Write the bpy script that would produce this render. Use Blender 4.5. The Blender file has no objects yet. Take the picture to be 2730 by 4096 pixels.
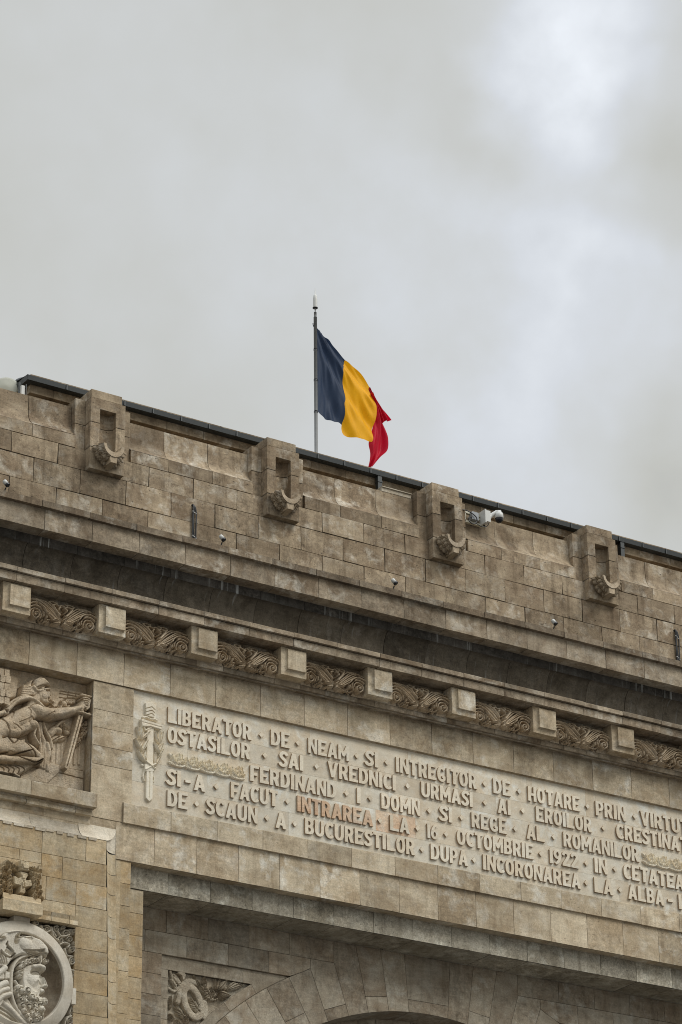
import bpy, bmesh, math, random
import numpy as np
from mathutils import Vector, Matrix
random.seed(7); np.random.seed(7)
pi = math.pi
S = bpy.context.scene
COL = S.collection

# ------------------------------------------------------------------ camera
FPX = 11914.923
CAM = np.array([-19.478, -41.09, 1.599])
RM = np.array([[0.8474667098627287, -0.5307616685901536, -0.009603480089926574],
               [0.22407807779987438, 0.37406828436146505, -0.8999232932224743],
               [0.4812371460350449, 0.7605031030773418, 0.435942472679342]])
cd = bpy.data.cameras.new('camera'); cam = bpy.data.objects.new('camera', cd); COL.objects.link(cam)
cd.sensor_fit = 'HORIZONTAL'; cd.sensor_width = 36; cd.lens = FPX / 2730 * 36
cd.clip_start = .5; cd.clip_end = 6000
Mw = Matrix(((RM[0][0], -RM[1][0], -RM[2][0], CAM[0]), (RM[0][1], -RM[1][1], -RM[2][1], CAM[1]),
             (RM[0][2], -RM[1][2], -RM[2][2], CAM[2]), (0, 0, 0, 1)))
cam.matrix_world = Mw
S.camera = cam

def proj(X):
    q = RM @ (np.asarray(X, float) - CAM); return 1365 + FPX * q[0] / q[2], 2048 + FPX * q[1] / q[2]
def ray(px, py): return RM.T @ np.array([(px - 1365) / FPX, (py - 2048) / FPX, 1.])
def at(px, py, Y):            # survey helper: the point seen at a photo pixel on the wall plane Y
    d = ray(px, py); t = (Y - CAM[1]) / d[1]; return CAM + t * d
def xat(px, Y, Z):
    lo, hi = -10., 30.
    for _ in range(50):
        m = (lo + hi) / 2
        if proj((m, Y, Z))[0] < px: lo = m
        else: hi = m
    return lo
def crop(ox, oy, k):
    return lambda pts, Y: [tuple(at(ox + x * k, oy + y * k, Y)[[0, 2]]) for x, y in pts]

# ------------------------------------------------------------------ sky and light
SUN_EL, SUN_AZ = math.radians(46), math.radians(146)   # azimuth from +Y clockwise: in front of the facade, a little right
W = bpy.data.worlds.new('World'); S.world = W; W.use_nodes = True
wn = W.node_tree.nodes; wl = W.node_tree.links; wn.clear()
def N(nt, typ, **kw):
    n = nt.nodes.new(typ)
    for k, v in kw.items():
        if k == 'inp':
            for i, val in v.items(): n.inputs[i].default_value = val
        else: setattr(n, k, v)
    return n
nt = W.node_tree
out = N(nt, 'ShaderNodeOutputWorld')
tc = N(nt, 'ShaderNodeTexCoord')
def M2(op, a, b=None, c=None, nt=nt, clamp=False):
    n = N(nt, 'ShaderNodeMath', operation=op); n.use_clamp = clamp
    for i, v in enumerate((a, b, c)):
        if v is None: continue
        if isinstance(v, (int, float)): n.inputs[i].default_value = v
        else: nt.links.new(v, n.inputs[i])
    return n.outputs[0]
def V2(op, a, b, nt=nt):
    n = N(nt, 'ShaderNodeVectorMath', operation=op)
    for i, v in enumerate((a, b)):
        if isinstance(v, (tuple, list)): n.inputs[i].default_value = v
        else: nt.links.new(v, n.inputs[i])
    return n
dirv = tc.outputs['Generated']
def wnoise(scale, detail, rough, off=0.):
    n = N(nt, 'ShaderNodeTexNoise', inp={'Scale': scale, 'Detail': detail, 'Roughness': rough})
    v = V2('ADD', dirv, (off, off * .7, off * 1.3)); wl.new(v.outputs[0], n.inputs['Vector']); return n
nw = wnoise(9., 4, .5, 3.1)
warp = V2('SUBTRACT', nw.outputs['Color'], (.5, .5, .5))
sc = N(nt, 'ShaderNodeVectorMath', operation='SCALE', inp={'Scale': .13}); wl.new(warp.outputs[0], sc.inputs[0])
wd = V2('ADD', dirv, sc.outputs[0]).outputs[0]
acc = None
BLOBS = [(2330, 50, 330, .15), (2060, 10, 230, .12), (2510, 290, 200, .13), (2600, 60, 230, .05), (2410, 1050, 180, .14),
         (2480, 1230, 160, .13), (2350, 830, 220, .05), (2200, 640, 380, .05), (2290, 1450, 380, .07), (1950, 1650, 480, .05), (2600, 1080, 150, .04),
         (1750, 900, 800, .06), (1600, 330, 420, -.02), (2000, 380, 230, -.05), (1950, 1050, 260, -.02), (2690, 650, 260, -.07), (2330, 620, 150, -.03),
         (2680, 1650, 330, -.06), (2650, 1900, 330, -.05), (1900, 1300, 260, -.02), (1250, 650, 380, .02), (2120, 1250, 200, .04)]
for bx, by, br, ba in BLOBS:
    c = ray(bx, by); c = c / np.linalg.norm(c)
    d = V2('DISTANCE', wd, tuple(c)).outputs['Value']
    q = M2('MULTIPLY', d, FPX / br); q = M2('MULTIPLY', q, q); q = M2('MULTIPLY', q, -1.); q = M2('EXPONENT', q)
    q = M2('MULTIPLY', q, ba)
    acc = q if acc is None else M2('ADD', acc, q)
n5 = wnoise(24., 5, .55, 1.9)
acc = M2('MULTIPLY', acc, M2('ADD', M2('MULTIPLY', n5.outputs['Fac'], 2.5), -.02))
n6_ = wnoise(45., 4, .5, 5.3)
n2 = wnoise(13., 5, .5, 7.7)
tex = M2('MULTIPLY', M2('SUBTRACT', M2('ADD', n2.outputs['Fac'], M2('MULTIPLY', n6_.outputs['Fac'], .25)), .625), .17)
val = M2('ADD', M2('ADD', acc, tex), .625)
val = M2('MULTIPLY', val, .875)
sep = N(nt, 'ShaderNodeSeparateXYZ'); wl.new(dirv, sep.inputs[0])
zen = M2('MULTIPLY', M2('SUBTRACT', sep.outputs['Z'], .64), 3.0, clamp=True)       # an overcast sky is brightest overhead
zen = M2('ADD', M2('MULTIPLY', zen, 2.3), 1.)
val = M2('MULTIPLY', val, zen)
ramp = N(nt, 'ShaderNodeValToRGB'); ramp.color_ramp.elements[0].position = .50; ramp.color_ramp.elements[1].position = .65
ramp.color_ramp.elements[0].color = (1.0, 1.012, .955, 1); ramp.color_ramp.elements[1].color = (.955, 1.0, 1.06, 1)
wl.new(val, ramp.inputs[0])
cm = V2('MULTIPLY', ramp.outputs[0], (1, 1, 1))
sc2 = N(nt, 'ShaderNodeVectorMath', operation='SCALE'); wl.new(cm.outputs[0], sc2.inputs[0]); wl.new(val, sc2.inputs['Scale'])
bgc = N(nt, 'ShaderNodeBackground'); wl.new(sc2.outputs[0], bgc.inputs['Color'])
sky = N(nt, 'ShaderNodeTexSky'); sky.sky_type = 'NISHITA'; sky.sun_disc = False
sky.sun_elevation = SUN_EL; sky.sun_rotation = SUN_AZ
bgs = N(nt, 'ShaderNodeBackground', inp={'Strength': .05}); wl.new(sky.outputs[0], bgs.inputs['Color'])
mixw = N(nt, 'ShaderNodeMixShader', inp={0: .94}); wl.new(bgs.outputs[0], mixw.inputs[1]); wl.new(bgc.outputs[0], mixw.inputs[2])
wl.new(mixw.outputs[0], out.inputs[0])
sd = bpy.data.lights.new('sun', 'SUN'); so = bpy.data.objects.new('sun', sd); COL.objects.link(so)
sd.energy = 1.5; sd.angle = math.radians(30); sd.color = (1, .965, .905)
sv = Vector((math.sin(SUN_AZ) * math.cos(SUN_EL), math.cos(SUN_AZ) * math.cos(SUN_EL), math.sin(SUN_EL)))
so.rotation_euler = sv.to_track_quat('Z', 'Y').to_euler(); so.location = (9, -20, 60)
S.cycles.pixel_filter_type = 'BLACKMAN_HARRIS'; S.cycles.filter_width = 1.0
S.view_settings.view_transform = 'Standard'; S.view_settings.look = 'None'
S.view_settings.exposure = 0.2; S.view_settings.gamma = 1; S.view_settings.use_curve_mapping = False

# ------------------------------------------------------------------ helpers: objects
ORG = {}
def tag(o, label=None, cat=None, group=None, kind=None):
    for k, v in (('label', label), ('category', cat), ('group', group), ('kind', kind)):
        if v: o[k] = v
    return o
def thing(name, loc, label, cat, group=None):
    o = bpy.data.objects.new(name, None); COL.objects.link(o); o.location = loc; o.empty_display_size = .3
    ORG[o.name] = Vector(loc); return tag(o, label, cat, group)
def link(name, me, parent=None, origin=None):
    o = bpy.data.objects.new(name, me); COL.objects.link(o)
    if parent is not None:
        o.parent = parent; ORG[o.name] = ORG[parent.name]
    else: ORG[o.name] = Vector(origin or (0, 0, 0)); o.location = ORG[o.name]
    return o
def copy_part(o, off, parent):
    c = o.copy(); COL.objects.link(c); c.parent = parent; ORG[c.name] = ORG[parent.name]
    c.location = (o.location[0] + off[0], o.location[1] + off[1], o.location[2] + off[2])
    for ch in [q for q in bpy.data.objects if q.parent == o]:
        d = ch.copy(); COL.objects.link(d); d.parent = c
    return c

class MB:
    def __init__(s): s.v = []; s.f = []; s.t = []; s.m = []; s.s = []
    def face(s, pts, t=None, m=0, sm=False):
        i = len(s.v); s.v += [tuple(p) for p in pts]; s.f.append(tuple(range(i, i + len(pts))))
        s.t.append(t or (.5, .5, 0)); s.m.append(m); s.s.append(sm)
    def mesh(s, V, F, t=None, m=0, sm=True):
        i = len(s.v); s.v += [tuple(p) for p in V]
        for f in F: s.f.append(tuple(q + i for q in f)); s.t.append(t or (.5, .5, 0)); s.m.append(m); s.s.append(sm)
    def box(s, x0, x1, y0, y1, z0, z1, t=None, m=0, skip=''):
        V = [(x, y, z) for x in (x0, x1) for y in (y0, y1) for z in (z0, z1)]
        F = dict(l=(0, 1, 3, 2), r=(4, 6, 7, 5), f=(0, 4, 5, 1), b=(2, 3, 7, 6), d=(0, 2, 6, 4), u=(1, 5, 7, 3))
        s.mesh(V, [q for k, q in F.items() if k not in skip], t, m, False)
    def prism(s, pts, y, depth, t=None, m=0, jit=0., gap=0., top=True):
        """a stone: outline pts (x,z) in the wall plane, front at y"""
        P = [np.array(p, float) for p in pts]
        ar = sum(P[i][0] * P[(i + 1) % len(P)][1] - P[(i + 1) % len(P)][0] * P[i][1] for i in range(len(P)))
        if ar < 0: P = P[::-1]
        if gap: P = inset(P, gap)
        n = len(P); fy = y + (random.uniform(-jit, jit) if jit else 0)
        V = [(p[0], fy, p[1]) for p in P] + [(p[0], y + depth, p[1]) for p in P]
        F = [tuple(range(n))] + [(i, i + n, (i + 1) % n + n, (i + 1) % n) for i in range(n)]
        s.mesh(V, F, t, m, False)
    def block(s, x0, x1, z0, z1, y, t=None, depth=.06, gap=.006, jit=.002, m=0, rough=.0):
        r = lambda: random.uniform(-rough, rough)
        pts = [(x0 + gap + r(), z0 + gap + r()), (x1 - gap + r(), z0 + gap + r()), (x1 - gap + r(), z1 - gap + r()), (x0 + gap + r(), z1 - gap + r())]
        s.prism(pts, y, depth, t, m, jit)
    def course(s, xs, z0, z1, y, tf=None, **kw):
        for a, b in zip(xs[:-1], xs[1:]): s.block(a, b, z0, z1, y, (tf or tint)(), **kw)
    def back(s, x0, x1, z0, z1, y, m=1): s.face([(x0, y, z0), (x1, y, z0), (x1, y, z1), (x0, y, z1)], m=m)
    def sweep(s, prof, x0, x1, t=None, m=0, sm=False, caps=.04):
        """extrude an open (y,z) profile, listed from the bottom up, along X"""
        n = len(prof); V = [(x0, y, z) for y, z in prof] + [(x1, y, z) for y, z in prof]
        s.mesh(V, [(i, i + n, i + n + 1, i + 1) for i in range(n - 1)], t, m, sm)
        if caps:
            for x in (x0, x1):
                for i in range(n - 1):
                    (ya, za), (yb, zb) = prof[i], prof[i + 1]
                    s.face([(x, ya, za), (x, yb, zb), (x, yb + caps, zb + caps * .2), (x, ya + caps, za + caps * .2)], t, m)
    def joints(s, prof, xs, tf=None, gap=.005, **kw):
        for a, b in zip(xs[:-1], xs[1:]):
            dy, dz = random.uniform(-.004, .004), random.uniform(-.003, .003); s.sweep([(y + dy, z + dz) for y, z in prof], a + gap, b - gap, (tf or tint)(), **kw)
        if kw.get('caps', 1): s.sweep([(y + .025, z + .004) for y, z in prof], xs[0], xs[-1], m=1, caps=0)
    def tube(s, pts, r, n=8, t=None, m=0, cap=True):
        P = [Vector(p) for p in pts]; R = r if isinstance(r, (list, tuple)) else [r] * len(P); V = []
        up = Vector((0, 0, 1))
        for i, p in enumerate(P):
            d = (P[min(i + 1, len(P) - 1)] - P[max(i - 1, 0)]).normalized()
            a = d.cross(up if abs(d.z) < .95 else Vector((1, 0, 0))).normalized(); b = d.cross(a).normalized()
            V += [p + (a * math.cos(q) + b * math.sin(q)) * R[i] for q in [2 * pi * k / n for k in range(n)]]
        F = [(i * n + k, i * n + (k + 1) % n, (i + 1) * n + (k + 1) % n, (i + 1) * n + k) for i in range(len(P) - 1) for k in range(n)]
        if cap: F += [tuple(range(n)), tuple(range((len(P) - 1) * n, len(P) * n))[::-1]]
        s.mesh(V, F, t, m, True)
    def lathe(s, prof, o, axis=(0, 0, 1), n=24, t=None, m=0):
        """prof: (radius, height along axis) from o"""
        A = Vector(axis).normalized(); a = A.orthogonal().normalized(); b = A.cross(a); O = Vector(o); V = []
        for r, h in prof: V += [O + A * h + (a * math.cos(q) + b * math.sin(q)) * r for q in [2 * pi * k / n for k in range(n)]]
        s.mesh(V, [(i * n + k, i * n + (k + 1) % n, (i + 1) * n + (k + 1) % n, (i + 1) * n + k) for i in range(len(prof) - 1) for k in range(n)], t, m, True)
    def build(s, name, mats, parent=None, origin=None, sharp=True, bevel=0.):
        me = bpy.data.meshes.new(name); o = Vector(origin or (0, 0, 0)) if parent is None else ORG[parent.name]
        me.from_pydata([(x - o.x, y - o.y, z - o.z) for x, y, z in s.v], [], s.f)
        for q in (mats if isinstance(mats, (list, tuple)) else [mats]): me.materials.append(q)
        me.polygons.foreach_set('material_index', s.m); me.polygons.foreach_set('use_smooth', s.s)
        at_ = me.attributes.new('tint', 'FLOAT_COLOR', 'CORNER'); buf = []
        for f, t in zip(s.f, s.t): buf += [t[0], t[1], t[2], 1.] * len(f)
        at_.data.foreach_set('color', buf); me.validate(); me.update()
        ob = link(name, me, parent, o)
        if bevel:
            b = ob.modifiers.new('bevel', 'BEVEL'); b.width = bevel; b.segments = 2; b.limit_method = 'ANGLE'
        return ob
def inset(P, g):
    n = len(P); R = []
    for i in range(n):
        a, b, c = P[i - 1], P[i], P[(i + 1) % n]
        d1 = (b - a) / (np.linalg.norm(b - a) + 1e-9); d2 = (c - b) / (np.linalg.norm(c - b) + 1e-9)
        n1 = np.array([-d1[1], d1[0]]); n2 = np.array([-d2[1], d2[0]]); m = n1 + n2; l = m @ m
        R.append(b + m * (2 * g / l if l > .3 else g))
    return R
def tint(): return (min(1, max(0, random.gauss(.5, .16))), min(.95, max(.05, random.gauss(.5, .125))), random.random())
def tint_s(): return (random.gauss(.5, .1), random.gauss(.5, .07), random.random())
def arange(a, b, st, ph):
    x = ph + math.floor((a - ph) / st) * st; R = [a]
    while x < b:
        if x > a + .05: R.append(x)
        x += st
    return R + [b]
def cr(pts, n=6):
    P = [np.array(p, float) for p in pts]; P = [2 * P[0] - P[1]] + P + [2 * P[-1] - P[-2]]; R = []
    for i in range(1, len(P) - 2):
        for k in range(n):
            t = k / n; a, b, c, d = P[i - 1:i + 3]
            R.append(.5 * (2 * b + (c - a) * t + (2 * a - 5 * b + 4 * c - d) * t * t + (3 * b - a - 3 * c + d) * t ** 3))
    return R + [P[-2]]

# ------------------------------------------------------------------ materials
def mat(name):
    m = bpy.data.materials.new(name); m.use_nodes = True; n = m.node_tree; n.nodes.clear()
    o = N(n, 'ShaderNodeOutputMaterial'); b = N(n, 'ShaderNodeBsdfPrincipled'); n.links.new(b.outputs[0], o.inputs[0])
    return m, n, b
def stone(name, c1, c2, pale=(.5, .47, .4), pale_amt=.3, dark=.45, streak=.35, pits=.5, blotch=1.7, bump=.5, grain=.25, bed=.35, warm=.0, scale=1., runs=0., mid=.55, grime=.35):
    m, n, b = mat(name); L = n.links.new
    geo = N(n, 'ShaderNodeNewGeometry'); att = N(n, 'ShaderNodeAttribute', attribute_name='tint')
    sp = N(n, 'ShaderNodeSeparateColor'); L(att.outputs['Color'], sp.inputs[0])
    comb = N(n, 'ShaderNodeCombineXYZ'); k = M2('MULTIPLY', sp.outputs[2], 31., nt=n)
    for i in range(3): L(k, comb.inputs[i])
    P = V2('ADD', geo.outputs['Position'], comb.outputs[0], nt=n).outputs[0]
    def noise(v, sc_, det, ro, dist=0., mul=None):
        if mul: v = V2('MULTIPLY', v, mul, nt=n).outputs[0]
        q = N(n, 'ShaderNodeTexNoise', inp={'Scale': sc_ * scale, 'Detail': det, 'Roughness': ro, 'Distortion': dist}); L(v, q.inputs['Vector']); return q.outputs['Fac']
    def rng(v, a, b_, c=0., d=1.):
        q = N(n, 'ShaderNodeMapRange', inp={1: a, 2: b_, 3: c, 4: d}); q.clamp = True; L(v, q.inputs[0]); return q.outputs[0]
    def mixc(f, a, b_, mode='MIX'):
        q = N(n, 'ShaderNodeMix', data_type='RGBA', blend_type=mode); q.clamp_factor = True
        if isinstance(f, (int, float)): q.inputs[0].default_value = f
        else: L(f, q.inputs[0])
        for i, w in ((6, a), (7, b_)):
            if isinstance(w, tuple): q.inputs[i].default_value = (*w, 1)
            else: L(w, q.inputs[i])
        return q.outputs[2]
    k1 = M2('FRACT', M2('MULTIPLY', sp.outputs[2], 7.3, nt=n), nt=n); k2 = M2('FRACT', M2('MULTIPLY', sp.outputs[2], 13.7, nt=n), nt=n)
    midf = M2('MULTIPLY', M2('ADD', M2('MULTIPLY', k1, 1.3, nt=n), .3, nt=n), mid, nt=n); palef = M2('MULTIPLY', M2('ADD', M2('MULTIPLY', k2, 1.7, nt=n), .15, nt=n), pale_amt, nt=n)
    n1 = noise(P, 2.2, 7, .62, .6)
    f = M2('ADD', sp.outputs[0], M2('MULTIPLY', M2('SUBTRACT', n1, .5, nt=n), blotch * 2, nt=n), nt=n, clamp=True)
    col = mixc(f, c1, c2)
    n4 = noise(P, 3.1, 8, .66, .35)
    col = mixc(M2('MULTIPLY', rng(n4, .50, .66), palef, nt=n), col, pale)
    n2 = noise(P, 1.6, 5, .6, .8, (1.5, 1.5, 9.))
    col = mixc(bed, col, rngc(n, rng(n2, .3, .7), .62, 1.3), 'MULTIPLY')
    n6 = noise(P, 5.5, 6, .7, .4)
    col = mixc(M2('MULTIPLY', rng(n6, .56, .70), dark, nt=n), col, rngc(n, None, .42, .42, tintc=(1., .93, .85)), 'MULTIPLY')
    st = noise(geo.outputs['Position'], 1., 6, .65, .3, (7., 7., .55))
    col = mixc(M2('MULTIPLY', rng(st, .5, .68), streak, nt=n), col, rngc(n, None, .5, .5, tintc=(1., .95, .88)), 'MULTIPLY')
    n7 = noise(P, 6.5, 6, .68, .8)
    col = mixc(midf, col, rngc(n, rng(n7, .33, .67), .5, 1.5), 'MULTIPLY')
    n8 = noise(P, 22., 4, .65, .4)
    col = mixc(midf, col, rngc(n, rng(n8, .33, .67), .6, 1.4), 'MULTIPLY')
    gr_ = noise(geo.outputs['Position'], .8, 5, .62, .8)
    col = mixc(M2('MULTIPLY', rng(gr_, .46, .66), grime, nt=n), col, rngc(n, None, .5, .5, tintc=(1., .96, .9)), 'MULTIPLY')
    n3 = noise(P, 46., 3, .6)
    col = mixc(grain, col, rngc(n, rng(n3, .3, .7), .35, 1.65), 'MULTIPLY')
    pn = noise(P, 19., 3, .55, .5, (1., 1., 1.9))
    pm = rng(pn, .66, .71)
    col = mixc(M2('MULTIPLY', pm, pits, nt=n), col, (.035, .027, .02))
    if runs:
        r = noise(geo.outputs['Position'], 1., 3, .6, .15, (13., 2., .35)); r2 = noise(geo.outputs['Position'], 1.1, 2, .5)
        col = mixc(M2('MULTIPLY', M2('MULTIPLY', rng(r, .58, .67), rng(r2, .45, .6), nt=n), runs, nt=n), col, (.42, .43, .41))
    val_ = M2('ADD', M2('MULTIPLY', sp.outputs[1], .75, nt=n), .62, nt=n)
    sc_ = N(n, 'ShaderNodeVectorMath', operation='SCALE'); L(col, sc_.inputs[0]); L(val_, sc_.inputs['Scale'])
    L(sc_.outputs[0], b.inputs['Base Color']); b.inputs['Roughness'].default_value = .88
    b.inputs['Specular IOR Level'].default_value = .25
    bp = N(n, 'ShaderNodeBump', inp={'Strength': bump, 'Distance': .012})
    h = M2('SUBTRACT', M2('ADD', M2('MULTIPLY', n3, .5, nt=n), noise(P, 12., 5, .6), nt=n), M2('MULTIPLY', pm, .6, nt=n), nt=n)
    L(h, bp.inputs['Height']); L(bp.outputs[0], b.inputs['Normal'])
    return m
def rngc(n, v, a, b_, tintc=(1, 1, 1)):
    c = N(n, 'ShaderNodeCombineColor')
    for i in range(3):
        if v is None: c.inputs[i].default_value = a * tintc[i]
        else:
            q = N(n, 'ShaderNodeMapRange', inp={3: a * tintc[i], 4: b_ * tintc[i]}); n.links.new(v, q.inputs[0]); n.links.new(q.outputs[0], c.inputs[i])
    return c.outputs[0]
def plain(name, c, rough=.5, metal=0., var=.15, sc_=12., spec=.5):
    m, n, b = mat(name); tcn = N(n, 'ShaderNodeNewGeometry')
    q = N(n, 'ShaderNodeTexNoise', inp={'Scale': sc_, 'Detail': 5, 'Roughness': .6}); n.links.new(tcn.outputs['Position'], q.inputs['Vector'])
    r = rngc(n, q.outputs['Fac'], 1 - var, 1 + var, c); n.links.new(r, b.inputs['Base Color'])
    b.inputs['Roughness'].default_value = rough; b.inputs['Metallic'].default_value = metal; b.inputs['Specular IOR Level'].default_value = spec
    return m
ATTIC = stone('attic_stone', (.225, .165, .105), (.40, .318, .215), pale=(.62, .57, .47), pale_amt=.45, streak=.65, dark=.7, pits=.8, mid=.28, grime=.55)
CORN = stone('cornice_stone', (.225, .17, .112), (.42, .35, .255), pale=(.60, .56, .47), pale_amt=.5, streak=.6, dark=.6, pits=.35, mid=.3, grime=.5)
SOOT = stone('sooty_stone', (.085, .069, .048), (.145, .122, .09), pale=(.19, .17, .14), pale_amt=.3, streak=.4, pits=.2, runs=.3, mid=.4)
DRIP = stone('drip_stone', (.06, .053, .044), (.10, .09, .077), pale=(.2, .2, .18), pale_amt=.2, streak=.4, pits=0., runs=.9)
FRIEZE = stone('frieze_stone', (.38, .295, .19), (.56, .475, .34), pale=(.70, .66, .56), pale_amt=.55, streak=.35, dark=.45, pits=.4, mid=.24, grime=.25)
CARVE = stone('carved_stone', (.40, .31, .205), (.54, .445, .32), pale=(.56, .51, .43), pale_amt=.3, streak=.2, pits=.1, dark=.35, bed=.15, mid=.2)
MARBLE = stone('inscription_stone', (.62, .525, .385), (.70, .645, .525), pale=(.77, .765, .69), pale_amt=.6, streak=.1, dark=.18, pits=.03, bed=.12, grain=.1, mid=.1, grime=.1)
LETTER = stone('letter_stone', (.68, .58, .43), (.75, .68, .545), pale=(.80, .78, .69), pale_amt=.4, streak=.1, dark=.15, pits=.02, bed=.12, grain=.1, mid=.1, grime=.08)
REDM = stone('reddish_inscription_stone', (.62, .39, .235), (.72, .56, .40), pale=(.74, .68, .57), pale_amt=.5, streak=.15, dark=.25, pits=.05, mid=.15, grime=.15)
EDGE = stone('stained_shaded_letter_edge', (.34, .235, .14), (.45, .34, .225), pale_amt=.1, streak=.1, dark=.2, pits=.0, bed=.1, grain=.12, mid=.15)  # letter sides only: brown staining, with their shade also put into the colour
OCHRE = stone('ochre_stone', (.40, .285, .15), (.52, .435, .295), pale=(.52, .48, .38), pale_amt=.45, streak=.4, dark=.35, pits=.12, grain=.25, mid=.18, blotch=1.2, grime=.3)
PALE = stone('cove_stone', (.52, .445, .33), (.62, .56, .45), pale=(.64, .60, .51), pale_amt=.5, streak=.35, dark=.3, pits=.1, mid=.16)
WHITE = stone('pale_marble', (.53, .475, .38), (.63, .59, .50), pale=(.71, .685, .615), pale_amt=.5, streak=.25, dark=.3, pits=.03, bed=.12, grain=.12, bump=.3, mid=.13, grime=.25)
GREY = stone('grey_stone', (.265, .235, .175), (.43, .395, .315), pale=(.58, .565, .48), pale_amt=.5, streak=.6, dark=.55, pits=.8, grain=.4, mid=.35)
BACK = stone('recess_stone', (.26, .205, .142), (.41, .36, .275), pale=(.50, .475, .40), pale_amt=.4, streak=.45, dark=.5, pits=.25, mid=.25)
MORT = plain('mortar', (.07, .068, .06), .95, var=.4, sc_=30.)
METAL = plain('dark_zinc', (.045, .05, .05), .45, .3, var=.2)
POLE = plain('galvanised_steel', (.20, .205, .20), .6, 0., var=.2)
WPL = plain('white_plastic', (.60, .60, .565), .35, var=.05)
CREAM = plain('cream_steel', (.52, .49, .38), .5, var=.12)
BLK = plain('black_rubber', (.018, .019, .02), .4, var=.2)
GLOSS = plain('dark_dome', (.008, .008, .01), .06, var=.1)
PAVE = plain('paving', (.11, .105, .10), .9, var=.25, sc_=.4)
DISHM = plain('dish_paint', (.36, .36, .29), .55, var=.05)

# ------------------------------------------------------------------ setting: ground
g = MB(); g.box(-900, 900, -900, 900, -.5, 0); tag(g.build('ground', PAVE), kind='structure')

ARCH = thing('triumphal_arch', (9.14, 4, 0), 'monumental stone triumphal arch with carved frieze and raised inscription under a grey sky', 'arch')
SM = [ATTIC, MORT]
XL, XR = -4.4, 22.7
XC = 9.14                                          # the arch axis

# core mass behind the facing, piers standing on the ground
c = MB()
c.box(XL, 2.95, .8, 10, 0, 26.0); c.box(15.33, XR, .8, 10, 0, 26.0)
c.box(2.95, 3.86, 1.55, 10, 0, 17.7); c.box(14.42, 15.33, 1.55, 10, 0, 17.7)
c.box(2.95, 15.33, 1.6, 10, 16.75, 26.0); c.box(2.95, 15.33, .8, 1.6, 17.62, 26.0)
c.build('core_wall', GREY, ARCH)

# ------------------------------------------------------------------ attic
b = MB()
PX = [1.566 + 3.6 * k for k in range(-1, 6)]
for z0, z1, ph in ((23.5, 23.985, .117), (23.985, 24.455, .567 - .45 + .9), (24.455, 24.925, .574), (24.925, 25.322, .124)):
    xs = arange(XL, XR, .9, ph)
    if z0 == 23.5: xs = arange(XL, XR, .9, .57)
    b.course(xs, z0, z1, .49, gap=.0075, rough=.007, jit=.005)
cov = [(.49, 25.322 + .006), (.49, 25.567)]
for i in range(1, 9):
    t = i / 8; cov.append((.69 - .20 * (1 - t) ** 2.1, 25.567 + .36 * t ** 1.15))
cov += [(.69, 26.21)]
edges = [XL]
for p in PX: edges += [p - .205, p + .684 + .205]
edges.append(XR)
for a, e in zip(edges[0::2], edges[1::2]):
    if e > a:
        b.joints(cov[1:], arange(a, e, .9, .519), gap=.005, sm=True); b.course(arange(a, e, .9, .519), 25.322, 25.5675, .49, gap=.005, rough=.001, jit=.0)
        b.box(a + .02, e - .02, .515, .7, 25.33, 25.55, m=1)
    b.box(a, e, .72, 1.3, 26.0, 26.205, tint_s())
b.back(XL, XR, 23.5, 25.318, .515)
attic = b.build('attic_wall', SM, ARCH)

# piers with a niche and a carved spout
def pier(x):
    p = MB(); y = .345; w = .684; zz = [24.926, 25.345, 25.835, 26.315]
    p.box(x, x + w, y, .60, 24.926, 25.34, tint())
    for i in (1, 2):
        z0, z1 = zz[i] + .008, zz[i + 1] - (.0 if i == 2 else .004)
        nt_ = 26.12
        t = tint()
        p.box(x, x + .181, y, .9, z0, z1, t, skip='r'); p.box(x + .503, x + w, y, .9, z0, z1, t, skip='l')
        if i == 2: p.box(x + .181, x + .503, y, .9, nt_, z1, t, skip='lr')
        zt = min(z1, nt_)
        n = 12; V = []
        for q in range(n + 1):
            a = pi * q / n; V += [(x + .342 - .161 * math.cos(a), y + .10 + .09 * math.sin(a), z) for z in (z0, zt)]
        p.mesh(V, [(2 * q, 2 * q + 2, 2 * q + 3, 2 * q + 1) for q in range(n)], tint(), 0, True)
        for xx in (x + .181, x + .503): p.face([(xx, y, z0), (xx, y + .10, z0), (xx, y + .10, zt), (xx, y, zt)], t)
    p.box(x + .004, x + w - .004, y + .012, .88, 25.338, 25.356, m=1); p.box(x + .01, x + .175, y + .012, .88, 25.825, 25.85, m=1); p.box(x + .51, x + w - .006, y + .012, .88, 25.825, 25.85, m=1)
    p.box(x + .07 - .07, x + w - .072, y + .003, 1.3, 26.318, 26.482, tint())
    for a, e in ((x - .205, x - .002), (x + w + .002, x + w + .205)):
        p.box(a, e, .55, 1.0, 25.325, 25.828, tint()); p.box(a, e, .55, 1.0, 25.838, 26.33, tint()); p.box(a + .006, e - .006, .562, .98, 25.82, 25.845, m=1)
    p.box(x - .2, x + w + .2, .565, 1.0, 25.2, 26.3, (.4, .4, .3))
    return p.build('attic_pier', SM, ARCH, bevel=.006)
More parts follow.
